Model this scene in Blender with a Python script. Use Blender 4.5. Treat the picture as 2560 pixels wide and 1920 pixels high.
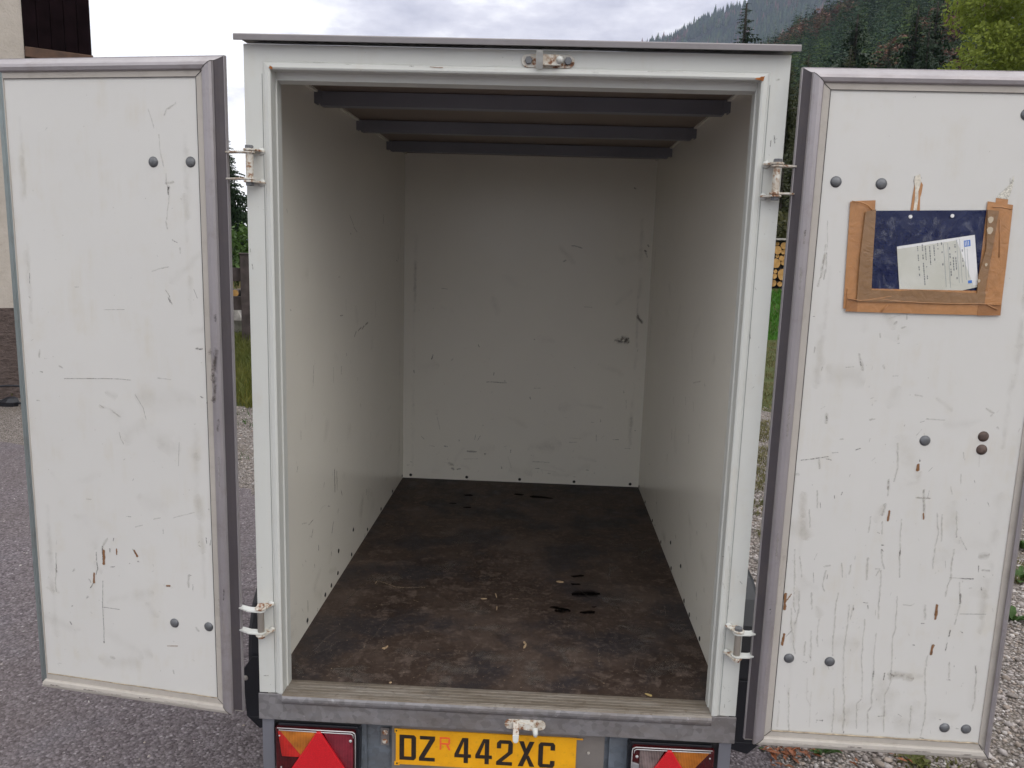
import bpy, math, random
import numpy as np
from mathutils import Vector, Matrix, noise as mnoise
random.seed(7); RNG=np.random.default_rng(11)
scene=bpy.context.scene
for o in list(bpy.data.objects): bpy.data.objects.remove(o)
# ------------------------------------------------------------------ camera
GZ=-0.55
cd=bpy.data.cameras.new('camera'); cam=bpy.data.objects.new('camera',cd); scene.collection.objects.link(cam)
scene.camera=cam
cd.sensor_width=36; cd.lens=27.78; cd.clip_start=.05; cd.clip_end=9000
R=Vector((0.99865238,0.04228889,0.03008434)); U=Vector((-0.0367315,0.1664217,0.98537029)); F=Vector((-0.03666353,0.98514743,-0.16775076))
cam.matrix_world=Matrix(((R.x,U.x,-F.x,0.0964),(R.y,U.y,-F.y,-2.0417),(R.z,U.z,-F.z,1.2639),(0,0,0,1)))
# ------------------------------------------------------------------ world: bright broken overcast
SUN_EL=math.radians(36); SUN_AZ=math.radians(138)     # azimuth from +Y (ahead) clockwise: behind, to the right
w=bpy.data.worlds.new('World'); scene.world=w; w.use_nodes=True
nt=w.node_tree; nt.nodes.clear(); N=nt.nodes; L=nt.links
out=N.new('ShaderNodeOutputWorld'); bg=N.new('ShaderNodeBackground'); L.new(bg.outputs[0],out.inputs[0])
sky=N.new('ShaderNodeTexSky'); sky.sky_type='NISHITA'; sky.sun_disc=False; sky.sun_elevation=SUN_EL; sky.sun_rotation=SUN_AZ
tc=N.new('ShaderNodeTexCoord'); mp=N.new('ShaderNodeMapping'); mp.inputs['Scale'].default_value=(1,1,2.6); mp.inputs['Location'].default_value=(.35,.1,.2)
L.new(tc.outputs['Generated'],mp.inputs[0])
nz=N.new('ShaderNodeTexNoise'); nz.inputs['Scale'].default_value=3.4; nz.inputs['Detail'].default_value=7; nz.inputs['Roughness'].default_value=.55
L.new(mp.outputs[0],nz.inputs['Vector'])
cr=N.new('ShaderNodeValToRGB'); e=cr.color_ramp.elements
e[0].position=.33; e[0].color=(5.2,5.2,5.9,1); e[1].position=.49; e[1].color=(12.6,12.5,12.1,1)
m=e.__class__ and cr.color_ramp.elements.new(.45); m.position=.41; m.color=(7.9,7.8,8.3,1)
L.new(nz.outputs[0],cr.inputs[0])
sx=N.new('ShaderNodeSeparateXYZ'); L.new(tc.outputs['Generated'],sx.inputs[0])
mr=N.new('ShaderNodeMapRange'); mr.interpolation_type='SMOOTHSTEP'; mr.inputs[1].default_value=.1; mr.inputs[2].default_value=1.0; mr.inputs[3].default_value=1.0; mr.inputs[4].default_value=1.75; L.new(sx.outputs[2],mr.inputs[0])
vm=N.new('ShaderNodeVectorMath'); vm.operation='SCALE'; L.new(cr.outputs[0],vm.inputs[0]); L.new(mr.outputs[0],vm.inputs['Scale'])
mx=N.new('ShaderNodeMix'); mx.data_type='RGBA'; mx.inputs[0].default_value=.95
L.new(sky.outputs[0],mx.inputs[6]); L.new(vm.outputs[0],mx.inputs[7]); L.new(mx.outputs[2],bg.inputs[0]); bg.inputs[1].default_value=.10
# ------------------------------------------------------------------ sun behind cloud
sd=bpy.data.lights.new('sun','SUN'); sun=bpy.data.objects.new('sun',sd); scene.collection.objects.link(sun)
sd.energy=.85; sd.angle=math.radians(45); sd.color=(1,.95,.88)
sv=Vector((math.sin(SUN_AZ)*math.cos(SUN_EL),math.cos(SUN_AZ)*math.cos(SUN_EL),math.sin(SUN_EL)))
sun.rotation_euler=sv.to_track_quat('Z','Y').to_euler()
scene.view_settings.view_transform='Standard'; scene.view_settings.look='None'
scene.view_settings.exposure=.20; scene.view_settings.gamma=1; scene.view_settings.use_curve_mapping=False
try:
    scene.cycles.max_bounces=8; scene.cycles.diffuse_bounces=5; scene.cycles.transparent_max_bounces=12; scene.cycles.volume_bounces=0
except Exception: pass

# ================================================================== helpers
COL=scene.collection
class MB:
    def __init__(s): s.v=[]; s.f=[]; s.mi=[]; s.uv=[]; s.hasuv=False; s.cur=0
    def add(s,vs,fs,uvs=None):
        b=len(s.v); s.v+= [tuple(p) for p in vs]
        for f in fs: s.f.append(tuple(i+b for i in f)); s.mi.append(s.cur)
        if uvs is not None: s.hasuv=True; s.uv+=uvs
    def box(s,x0,x1,y0,y1,z0,z1):
        v=[(x,y,z) for z in (z0,z1) for y in (y0,y1) for x in (x0,x1)]
        s.add(v,[(0,2,3,1),(4,5,7,6),(0,1,5,4),(2,6,7,3),(0,4,6,2),(1,3,7,5)])
        return s
    def prism(s,poly,fn,h0,h1):            # poly 2D; fn(a,b,h)->xyz
        n=len(poly); v=[fn(a,b,h0) for a,b in poly]+[fn(a,b,h1) for a,b in poly]
        s.add(v,[tuple(range(n))[::-1],tuple(range(n,2*n))]+[(i,(i+1)%n,n+(i+1)%n,n+i) for i in range(n)])
        return s
    def loft(s,rings,closed=True,caps=True):
        n=len(rings[0]); b=[p for r in rings for p in r]; fs=[]
        for k in range(len(rings)-1):
            for i in range(n if closed else n-1):
                j=(i+1)%n; fs.append((k*n+i,k*n+j,(k+1)*n+j,(k+1)*n+i))
        if caps: fs+= [tuple(range(n))[::-1],tuple((len(rings)-1)*n+i for i in range(n))]
        s.add(b,fs); return s
    def tube(s,pts,r,seg=10,caps=True):
        pts=[Vector(p) for p in pts]; rr=r if isinstance(r,(list,tuple)) else [r]*len(pts); rings=[]
        for i,p in enumerate(pts):
            d=(pts[min(i+1,len(pts)-1)]-pts[max(i-1,0)]).normalized()
            a=d.orthogonal().normalized() if i==0 else (a-d*a.dot(d)).normalized(); b=d.cross(a)
            rings.append([tuple(p+(a*math.cos(t)+b*math.sin(t))*rr[i]) for t in [2*math.pi*k/seg for k in range(seg)]])
        return s.loft(rings,True,caps)
    def dome(s,c,n,r,h,seg=14,rows=4):
        c=Vector(c); n=Vector(n).normalized(); a=n.orthogonal().normalized(); b=n.cross(a); rings=[]
        for k in range(rows):
            t=k/(rows-.5)*math.pi/2
            rings.append([tuple(c+n*(h*math.sin(t))+(a*math.cos(q)+b*math.sin(q))*r*math.cos(t)) for q in [2*math.pi*i/seg for i in range(seg)]])
        return s.loft(rings)
    def hexa(s,c,n,r,h,rot=0):
        c=Vector(c); n=Vector(n).normalized(); a=n.orthogonal().normalized(); b=n.cross(a)
        R_=lambda rr,hh:[tuple(c+n*hh+(a*math.cos(q+rot)+b*math.sin(q+rot))*rr) for q in [math.pi*i/3 for i in range(6)]]
        return s.loft([R_(r,0),R_(r,h*.85),R_(r*.88,h)])
    def build(s,name,mat,parent=None,smooth=False,bevel=0,label=None,kind=None):
        me=bpy.data.meshes.new(name); me.from_pydata(s.v,[],s.f)
        mats=mat if isinstance(mat,(list,tuple)) else [mat]
        for m_ in mats: me.materials.append(m_)
        if len(mats)>1: me.polygons.foreach_set('material_index',s.mi)
        if s.hasuv:
            uvl=me.uv_layers.new(name='UVMap')
            vi=np.empty(len(me.loops),dtype=np.int32); me.loops.foreach_get('vertex_index',vi)
            uvl.data.foreach_set('uv',np.array(s.uv,dtype=np.float32)[vi].ravel())
        if smooth: me.polygons.foreach_set('use_smooth',[True]*len(me.polygons))
        me.update(); me.validate()
        return link(name,me,parent,bevel,label,kind)
def link(name,me,parent=None,bevel=0,label=None,kind=None):
    o=bpy.data.objects.new(name,me); COL.objects.link(o)
    if parent is not None:
        o.parent=parent
        if parent.type=='EMPTY' and parent.parent is None: o.matrix_parent_inverse=Matrix.Translation(-parent.location)
    if bevel:
        b=o.modifiers.new('bevel','BEVEL'); b.width=bevel; b.segments=2; b.limit_method='ANGLE'; b.angle_limit=math.radians(40)
    if label: o['label']=label
    if kind: o['kind']=kind
    return o
def tag(o,label=None,cat=None,group=None,kind=None):
    for k,v in (('label',label),('category',cat),('group',group),('kind',kind)):
        if v: o[k]=v
    return o
def empty(name,loc,label,cat,group=None):
    o=bpy.data.objects.new(name,None); COL.objects.link(o); o.location=loc; o.empty_display_size=.1
    return tag(o,label,cat,group)
def copytree(o,loc=None,rotz=None,scale=None,label=None):
    r=o.copy(); COL.objects.link(r)
    if loc is not None: r.location=loc
    if rotz is not None: r.rotation_euler=(0,0,rotz)
    if scale is not None: r.scale=(scale,)*3 if not isinstance(scale,tuple) else scale
    if label: r['label']=label
    for c in [c for c in o.children]:
        k=c.copy(); COL.objects.link(k); k.parent=r
    return r
def npmesh(name,verts,faces,mat,kind=None,colors=None,parent=None,smooth=False,nper=None):
    """verts (N,3), faces (M,k) numpy"""
    me=bpy.data.meshes.new(name); verts=np.asarray(verts,dtype=np.float32); faces=np.asarray(faces,dtype=np.int32)
    me.vertices.add(len(verts)); me.vertices.foreach_set('co',verts.ravel())
    k=faces.shape[1]; me.loops.add(faces.size); me.loops.foreach_set('vertex_index',faces.ravel())
    me.polygons.add(len(faces)); me.polygons.foreach_set('loop_start',np.arange(0,faces.size,k,dtype=np.int32))
    try: me.polygons.foreach_set('loop_total',np.full(len(faces),k,dtype=np.int32))
    except Exception: pass
    me.update(calc_edges=True)
    if colors is not None:
        a=me.color_attributes.new('Col','FLOAT_COLOR','POINT'); c=np.ones((len(verts),4),dtype=np.float32); c[:,:3]=colors; a.data.foreach_set('color',c.ravel())
    if smooth: me.polygons.foreach_set('use_smooth',[True]*len(me.polygons))
    me.materials.append(mat)
    return link(name,me,parent,0,None,kind)

# ------------------------------------------------------------------ materials
class G:
    def __init__(s,name):
        s.m=bpy.data.materials.new(name); s.m.use_nodes=True; s.t=s.m.node_tree; s.N=s.t.nodes; s.N.clear()
        s.o=s.N.new('ShaderNodeOutputMaterial'); s.b=s.N.new('ShaderNodeBsdfPrincipled'); s.t.links.new(s.b.outputs[0],s.o.inputs[0])
        s.tc=s.N.new('ShaderNodeTexCoord')
    def L(s,a,b): s.t.links.new(a,b)
    def noise(s,scale=5,detail=4,rough=.5,dist=0,stretch=None,loc=None,coord='Object',out=0):
        n=s.N.new('ShaderNodeTexNoise'); n.inputs['Scale'].default_value=scale; n.inputs['Detail'].default_value=detail
        n.inputs['Roughness'].default_value=rough; n.inputs['Distortion'].default_value=dist
        src=s.tc.outputs[coord]
        if stretch or loc:
            mp=s.N.new('ShaderNodeMapping'); 
            if stretch: mp.inputs['Scale'].default_value=stretch
            if loc: mp.inputs['Location'].default_value=loc
            s.L(src,mp.inputs[0]); src=mp.outputs[0]
        s.L(src,n.inputs['Vector']); return n.outputs[out]
    def vor(s,scale,feature='F1',out='Distance',stretch=None,rand=1):
        n=s.N.new('ShaderNodeTexVoronoi'); n.feature=feature; n.inputs['Scale'].default_value=scale; n.inputs['Randomness'].default_value=rand
        src=s.tc.outputs['Object']
        if stretch:
            mp=s.N.new('ShaderNodeMapping'); mp.inputs['Scale'].default_value=stretch; s.L(src,mp.inputs[0]); src=mp.outputs[0]
        s.L(src,n.inputs['Vector']); return n.outputs[out]
    def ramp(s,src,stops,interp='LINEAR'):
        r=s.N.new('ShaderNodeValToRGB'); r.color_ramp.interpolation=interp; el=r.color_ramp.elements
        while len(el)<len(stops): el.new(.5)
        for e,(p,c) in zip(el,stops):
            e.position=p; e.color=(c,c,c,1) if isinstance(c,(int,float)) else (*c,1)
        s.L(src,r.inputs[0]); return r.outputs[0]
    def mix(s,fac,a,b,mode='MIX'):
        n=s.N.new('ShaderNodeMix'); n.data_type='RGBA'; n.blend_type=mode
        for i,x in ((0,fac),(6,a),(7,b)):
            if isinstance(x,(int,float)): n.inputs[i].default_value=x if i==0 else (x,x,x,1)
            elif isinstance(x,tuple): n.inputs[i].default_value=(*x,1)
            else: s.L(x,n.inputs[i])
        return n.outputs[2]
    def math(s,op,a,b=0,c=None):
        n=s.N.new('ShaderNodeMath'); n.operation=op
        for i,x in enumerate((a,b) if c is None else (a,b,c)):
            if isinstance(x,(int,float)): n.inputs[i].default_value=x
            else: s.L(x,n.inputs[i])
        return n.outputs[0]
    def set(s,base=None,rough=None,metal=None,spec=None,coat=None,coatr=None,alpha=None):
        for k,x in (('Base Color',base),('Roughness',rough),('Metallic',metal),('Specular IOR Level',spec),('Coat Weight',coat),('Coat Roughness',coatr),('Alpha',alpha)):
            if x is None: continue
            if isinstance(x,(int,float)): s.b.inputs[k].default_value=x
            elif isinstance(x,tuple): s.b.inputs[k].default_value=(*x,1)
            else: s.L(x,s.b.inputs[k])
        return s
    def bump(s,h,strength=.3,dist=.01):
        n=s.N.new('ShaderNodeBump'); n.inputs['Strength'].default_value=strength; n.inputs['Distance'].default_value=dist
        s.L(h,n.inputs['Height']); s.L(n.outputs[0],s.b.inputs['Normal']); return s
def M(name,base,rough=.6,metal=0,spec=None,var=.12,nscale=6,bump=0,bscale=60,**k):
    g=G(name); nz=g.noise(nscale,5); lo=tuple(c*(1-var) for c in base); hi=tuple(min(c*(1+var),1) for c in base)
    c=g.ramp(nz,[(.3,lo),(.7,hi)]); g.set(c,rough,metal,spec,**k)
    if bump: g.bump(g.noise(bscale,4),bump,.004)
    return g.m
def paint(name,base,dirt,rough=.36,amount=.5,flat=False):
    g=G(name); big=g.noise(1.7,5,.6,loc=(3,1,2)); mid=g.noise(9,6,.65); fine=g.noise(140,3,.6)
    c=g.ramp(big,[(.3,tuple(x*.955 for x in base)),(.7,base)])
    st=g.noise(3.1,5,.6) if flat else g.noise(7,5,.6,stretch=(6,6,.5)); f=g.math('MULTIPLY',g.ramp(mid,[(.5,0),(.78,1)]),g.ramp(st,[(.4,0),(.7,1)]))
    if not flat: c=g.mix(g.math('MULTIPLY',f,amount),c,dirt)
    sp=g.vor(60); sp2=g.noise(23,2); s1=g.math('MULTIPLY',g.ramp(sp,[(.06,1),(.10,0)]),g.ramp(sp2,[(.60,0),(.64,1)]))
    c=g.mix(g.math('MULTIPLY',s1,.45),c,tuple(x*.35 for x in dirt))
    g.set(c,rough,0,.5)
    if not flat: g.bump(g.math('ADD',g.math('MULTIPLY',g.noise(5,3),1.0),g.math('MULTIPLY',fine,.03)),.10,.006)
    return g.m
PAINT_DOOR=paint('white_laminated_ply',(.612,.604,.582),(.50,.445,.33))
PAINT_IN=paint('cream_white_interior_ply',(.80,.772,.695),(.55,.50,.40),rough=.24,amount=.3,flat=True)
PAINT_FRAME=paint('white_coated_steel',(.592,.603,.575),(.50,.45,.36),rough=.32,amount=.6)
def alum(name,base,rough=.42,metal=.75,dirt=.35):
    g=G(name); n=g.noise(4,5,.6,stretch=(1,1,1)); st=g.noise(30,4,.6,stretch=(.5,.5,.5)); 
    c=g.ramp(n,[(.3,tuple(x*.86 for x in base)),(.7,base)])
    d=g.ramp(g.noise(14,6,.7),[(.52,0),(.75,1)]); c=g.mix(g.math('MULTIPLY',d,dirt),c,(.16,.13,.10))
    g.set(c,g.ramp(st,[(.3,rough-.07),(.7,rough+.12)]),metal,.5); g.bump(g.noise(90,4),.12,.002); return g.m
ALU=alum('dull_aluminium',(.36,.335,.35),metal=.5)
ALU_S=alum('dark_door_edge_strip',(.085,.074,.083),metal=.35,rough=.5,dirt=.2); ALU_L=alum('pale_aluminium',(.47,.435,.395),rough=.6,metal=.1,dirt=.3)
ALU_T=alum('weathered_greenish_aluminium',(.27,.31,.31),metal=.6); CAP=alum('roof_edge_aluminium',(.23,.215,.22),metal=.45,dirt=.25)
def galv(name,base,dirt=.4,brown=(.16,.12,.085),metal=.55):
    g=G(name); v=g.vor(55,out='Color'); bw=g.N.new('ShaderNodeRGBToBW'); g.L(v,bw.inputs[0])
    c=g.ramp(bw.outputs[0],[(.2,tuple(x*.84 for x in base)),(.8,tuple(x*1.12 for x in base))])
    c=g.mix(g.math('MULTIPLY',g.ramp(g.noise(5,6,.7,stretch=(.5,1,1.3)),[(.45,0),(.72,1)]),dirt),c,brown)
    c=g.mix(g.ramp(g.noise(38,5,.7),[(.66,0),(.74,.55)]),c,(.55,.55,.56))
    g.set(c,g.ramp(g.noise(12,4),[(.3,.42),(.7,.68)]),metal,.5); g.bump(g.noise(70,5),.2,.003); return g.m
GALV=galv('galvanised_beam',(.27,.262,.27),.55); GALV_B=galv('bluish_galvanised_sheet',(.20,.235,.275),.35); GALV_D=M('dark_blue_grey_steel',(.20,.205,.235),.5,.35,var=.1,nscale=3,bump=.08)
BLACK=M('black_plastic',(.012,.013,.018),.42,bump=.15,bscale=200)
RUBBER=M('tyre_rubber',(.02,.02,.02),.8); DARKM=M('underbody_dark',(.012,.012,.013),.8)
RUSTW=None
def rusty():
    g=G('white_paint_rusting'); n=g.noise(75,5,.65); n2=g.noise(30,4,.6)
    c=g.ramp(n,[(.44,(.62,.60,.55)),(.52,(.55,.50,.42)),(.60,(.23,.10,.045)),(.75,(.07,.03,.018))])
    c=g.mix(g.ramp(n2,[(.5,0),(.62,.6)]),c,(.40,.34,.27)); g.set(c,.6,0,.4); g.bump(n,.4,.002); return g.m
RUSTW=rusty()
def rustyh():
    g=G('rusted_coating'); n=g.noise(60,5,.65)
    c=g.ramp(n,[(.42,(.60,.55,.48)),(.50,(.26,.12,.06)),(.7,(.10,.04,.02))]); g.set(c,.7,0,.3); g.bump(n,.4,.002); return g.m
RUSTH=rustyh()
STEELP=M('hinge_tube_steel',(.36,.33,.29),.38,.5,bump=.1)
BOLT=M('bolt_head_zinc',(.15,.155,.165),.5,.45,var=.25,nscale=40,bump=.2,bscale=150)
BOLTR=M('bolt_head_rusted',(.10,.07,.06),.6,.3,var=.5,nscale=60,bump=.3,bscale=150)
RIVET=M('black_rivet',(.015,.014,.013),.5)
# marks (flat wear on the surfaces)
def markmat(name,col,dens,soft,nsc=260,rough=.6,thr=(.42,.56)):
    g=G(name); g.b.inputs['Specular IOR Level'].default_value=.3; uv=g.tc.outputs['UV']; sx=g.N.new('ShaderNodeSeparateXYZ'); g.L(uv,sx.inputs[0])
    a=g.math('SUBTRACT',1,g.math('ABSOLUTE',sx.outputs[1])); a=g.ramp(a,[(0,0),(soft,1)])
    n=g.ramp(g.noise(nsc,4,.65),[(thr[0],0),(thr[1],1)])
    al=g.math('MULTIPLY',g.math('MULTIPLY',a,n),dens); g.set(col,rough,0,0 if name=='wet_patch' else .3,alpha=al); return g.m
MK={'k':markmat('scuff_black',(.11,.10,.092),.70,.7,260,.6,(.36,.56)),
    'y':markmat('scuff_grey',(.40,.375,.33),.42,1,90,.6,(.25,.60)),
    'w':markmat('bare_wood_chip',(.22,.105,.045),.95,.35,330,.8,(.30,.42)),
    'b':markmat('brown_stain',(.36,.29,.19),.20,1,22,.6,(.25,.80)),
 'g':markmat('hand_grime',(.36,.31,.22),.15,1,9,.6,(.35,.80)),
 'z':markmat('black_smear',(.055,.042,.040),.8,1,70,.6,(.38,.6)),
    's':markmat('fine_scratch',(.25,.245,.24),.7,.8,160,.6,(.30,.5)),
    'W':markmat('wet_patch',(.006,.005,.005),.92,.8,60,.9,(.22,.42)),
    'c':markmat('pale_grit',(.42,.32,.22),.95,.3,420,.8,(.45,.55)),
    'p':markmat('pale_scratch',(.23,.19,.16),.6,.9,200,.7,(.3,.5)),
    'd':markmat('floor_dust',(.16,.14,.125),.42,1,40,.85,(.35,.62))}
MKL=list(MK); 
def build_marks(txt,fn,nrm,parent,remap=None,seed=1,extra=None,wave=0,fat={}):
    """each line: class, width mm, then u v pairs in mm on the surface"""
    rnd=random.Random(seed); mb=MB(); lift=.0006
    rows=[l.split() for l in txt.strip().splitlines()]
    if extra: rows+=extra(rnd)
    for q in rows:
        cl=q[0]; cl=(remap or {}).get(cl,cl); wd=float(q[1])/1000*fat.get(cl,1); c=[float(x)/1000 for x in q[2:]]
        pts=[Vector((c[i],c[i+1])) for i in range(0,len(c),2)]
        if len(pts)==1: pts.append(pts[0]+Vector((wd*.5,0)))
        tot=sum((b-a).length for a,b in zip(pts,pts[1:]))
        if tot<wd*.5: pts=[pts[0]-Vector((wd*.35,0)),pts[-1]+Vector((wd*.35,wd*.1))]; tot=wd
        step=max(wd*.8,tot/60,.0015); path=[]
        for a,b in zip(pts,pts[1:]):
            n=max(1,int((b-a).length/step))
            for i in range(n): path.append(a.lerp(b,i/n))
        path.append(pts[-1])
        d0=(path[-1]-path[0]).normalized() if (path[-1]-path[0]).length>1e-6 else Vector((1,0))
        path=[path[0]-d0*wd*.3]+path+[path[-1]+d0*wd*.3]; lift+=.000004
        vs=[];uv=[];fs=[]
        for i,p in enumerate(path):
            d=(path[min(i+1,len(path)-1)]-path[max(i-1,0)]); d=d.normalized() if d.length>1e-7 else Vector((1,0)); n=Vector((-d.y,d.x))
            k=wd*.5*rnd.uniform(.65,1.25)*(.35 if i in(0,len(path)-1) else 1); wv=wave*mnoise.noise(Vector((path[i].x*31,path[i].y*31,seed))) if tot>.05 and cl in 'yd' else 0; off=n*(rnd.uniform(-.12,.12)*wd+wv)
            for sgn in (-1,0,1):
                q_=p+off+n*sgn*k; vs.append(Vector(fn(q_.x,q_.y))+Vector(nrm)*lift); uv.append((i/len(path),float(sgn)))
        for i in range(len(path)-1):
            for j in (0,1): fs.append((i*3+j,i*3+j+1,(i+1)*3+j+1,(i+1)*3+j))
        mb.cur=MKL.index(cl); mb.add(vs,fs,uv)
    return mb.build('scuff_marks',[MK[k] for k in MKL],parent,kind='stuff')
HAZE=0.00011
# ================================================================== THE BOX TRAILER
trailer=empty('box_trailer',(0,1.1,GZ),'white box trailer with both rear doors swung open and an empty cargo bay','trailer')
A_=.672; DI=2.163; WI=.650; HC=1.740
def ident(a,b,h): return (a,b,h)
# --- body panels
def wall(name,sx):
    mb=MB(); x0,x1=sorted((sx*WI,sx*A_)); mb.box(x0,x1,.068,DI+.022,-.08,HC+.004)
    return mb.build(name,PAINT_IN,trailer,label='inside wall of white laminated ply, scuffed near the floor')
lw=wall('side_wall',-1); rw=wall('side_wall',1)
mb=MB(); mb.box(-WI,WI,DI,DI+.022,-.08,HC+.004); bw=mb.build('front_wall',PAINT_IN,trailer)
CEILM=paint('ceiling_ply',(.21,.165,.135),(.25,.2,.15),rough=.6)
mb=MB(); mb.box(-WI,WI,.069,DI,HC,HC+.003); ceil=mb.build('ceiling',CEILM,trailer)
mb=MB(); mb.box(-A_,A_,.069,DI+.022,HC+.0045,HC+.022); mb.build('roof',CAP,trailer)
# --- floor board
g=G('dirty_phenolic_ply_floor')
n1=g.noise(2.3,7,.7,loc=(4,2,0)); n2=g.noise(15,8,.74); n3=g.noise(60,7,.75)
c=g.ramp(n1,[(.38,(.026,.015,.011)),(.50,(.046,.030,.023)),(.62,(.075,.053,.043))])
c=g.mix(g.ramp(n2,[(.50,0),(.66,.8)]),c,(.135,.102,.085))
c=g.mix(g.ramp(g.noise(3.4,6,.6,loc=(9,3,0)),[(.48,0),(.60,.75)]),c,(.020,.019,.024))
c=g.mix(g.ramp(n3,[(.52,0),(.66,.5)]),c,(.135,.10,.078)); c=g.mix(g.ramp(g.noise(22,6,.8),[(.30,.6),(.44,0)]),c,(.018,.012,.010))
sp=g.math('MULTIPLY',g.ramp(g.vor(75),[(.05,1),(.09,0)]),g.ramp(g.noise(13,2),[(.60,0),(.64,1)]))
c=g.mix(g.math('MULTIPLY',sp,.7),c,(.30,.25,.19))
g.set(c,g.ramp(n2,[(.35,.5),(.7,.85)]),0,.3); g.bump(g.math('ADD',n2,g.math('MULTIPLY',n3,.4)),.15,.003)
FLOORM=g.m
mb=MB(); mb.box(-WI,WI,.070,DI,-.018,0); floor=mb.build('floor_board',FLOORM,trailer,label='dark brown dirty plywood floor with small wet spots')
# --- steel rear frame (posts and header, mitred)
post=[(.068,-.068),(.068,0),(.021,0),(.0195,.0012),(.018,0),(.016,.003),(.005,.006),(0,.003),(0,-.034),(-.003,-.036),(-.003,-.068)]
head=[(.060,-.068),(.060,0),(.021,0),(.0195,.0012),(.018,0),(.016,.003),(.005,.006),(0,.003),(.001,-.034),(-.018,-.036),(-.022,-.068)]
IX,IZ=.604,1.687; mb=MB(); rings=[]
rings.append([(-(IX+e),-t,0) for e,t in post]); rings.append([(-(IX+p[0]),-p[1],IZ+h[0]) for p,h in zip(post,head)])
rings.append([(IX+p[0],-p[1],IZ+h[0]) for p,h in zip(post,head)]); rings.append([(IX+e,-t,0) for e,t in post])
mb.loft(rings,True,True); frame=mb.build('rear_frame',PAINT_FRAME,trailer,bevel=.0012)
# thin crease line beside the raised lip
CREASE=M('frame_seam_shadow_gap',(.22,.23,.22),.7)
for s in (-1,1): mb=MB(); mb.box(*sorted((s*(IX+.0215),s*(IX+.0228))),-.0006,.0,.002,IZ-.01); mb.build('seam',CREASE,frame)
# rust bloom in the corners
RUST=M('orange_rust',(.30,.10,.02),.85,var=.5,nscale=90,bump=.4,bscale=200)
mb=MB(); mb.prism([(.586,1.6888),(.598,1.6868),(.6075,1.6845),(.609,1.691),(.6105,1.6965),(.606,1.6945),(.603,1.6952),(.598,1.6922),(.592,1.6915)],lambda a,b,h:(a,-.0061-h,b),0,.0006); mb.build('rust_patch',RUST,frame); mb=MB()
mb.prism([(-.606,1.689),(-.598,1.686),(-.5975,1.692),(-.604,1.6955)],lambda a,b,h:(a,-.0061-h,b),0,.0005)
mb.build('rust_patch',RUST,frame)
# --- roof edge angle
mb=MB(); mb.prism([(-.030,1.7485),(-.030,1.7620),(-.027,1.7645),(.066,1.7645),(.066,1.7625),(-.025,1.7605),(-.027,1.7485)],lambda a,b,h:(h,a,b),-.686,.686)
mb.build('roof_edge_trim',CAP,trailer,bevel=.001)
# --- sill: grooved threshold + galvanised beam
g=G('grooved_threshold_dirty'); n=g.noise(9,8,.75,stretch=(.3,2.4,2)); n2=g.noise(50,5,.7)
c=g.ramp(n,[(.32,(.115,.092,.068)),(.5,(.20,.17,.138)),(.68,(.31,.285,.255))]); c=g.mix(g.ramp(n2,[(.55,0),(.7,.6)]),c,(.11,.08,.055))
g.set(c,.62,.25,.4); g.bump(n2,.25,.003); SILLM=g.m
prof=[(.070,-.02),(.070,.0015)]
y=.066
for k in range(5): prof+=[(y,.0026),(y-.0105,.0026),(y-.0115,.0012),(y-.0135,.0012)]; y-=.0145
prof+=[(-.008,.002),(-.013,-.001),(-.0155,-.007),(-.0160,-.014),(-.0145,-.020),(-.0115,-.0245),(-.0075,-.0285),(-.0075,-.04)]
mb=MB(); mb.prism(prof,lambda a,b,h:(h,a,b),-.6035,.6035); mb.mi=[1 if (k>=2+23 and k<2+29) else 0 for k in range(len(mb.f))]; sill=mb.build('threshold_plate',[SILLM,GALV],trailer)
mb=MB(); mb.prism([(-.006,-.001),(-.006,-.080),(.03,-.080),(.03,-.074),(.0,-.074),(.0,-.001)],lambda a,b,h:(h,a,b),-.6735,.6735)
beam=mb.build('rear_beam',GALV,trailer,bevel=.0015)
# --- tail panel below the beam
mb=MB(); mb.box(-.390,.386,.045,.050,-.30,-.0805); mb.box(-.3905,-.372,.030,.045,-.30,-.081); mb.box(.330,.386,.034,.045,-.30,-.081)
mb.build('tail_panel',GALV_B,trailer,bevel=.001)
for s in(-1,1):
    mb=MB(); mb.prism([(.634,.004),(.668,.004),(.668,.5),(.664,.5),(.664,.010),(.634,.010)],lambda a,b,h:(s*a,b,h),-.30,-.0805); mb.build('corner_bracket',GALV_D,trailer,bevel=.001)
mb=MB(); mb.box(-.63,.63,.06,.10,-.22,-.0805); mb.box(-.60,-.54,.1,2.1,-.20,-.0805); mb.box(.54,.60,.1,2.1,-.20,-.0805); mb.box(-.66,.66,1.4,1.45,-.18,-.0805)
mb.box(-.655,-.385,.012,.06,-.1,-.0815); mb.box(.385,.655,.012,.06,-.1,-.0815)
mb.build('chassis_frame',DARKM,trailer)
mb=MB(); mb.tube([(-.66,1.0,-.26),(.66,1.0,-.26)],.03,8); mb.build('axle',GALV_D,trailer)
mb=MB(); mb.box(-.04,.04,2.1,3.1,-.2,-.12); mb.tube([(0,3.1,-.14),(0,3.25,-.13)],[.035,.05],8); mb.build('drawbar',GALV_D,trailer)
mb=MB(); mb.tube([(.12,2.75,.1),(.12,2.75,-.40)],.024,8); mb.tube([(.085,2.75,-.46),(.155,2.75,-.46)],.09,14); mb.build('jockey_wheel',BLACK,trailer)
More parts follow.
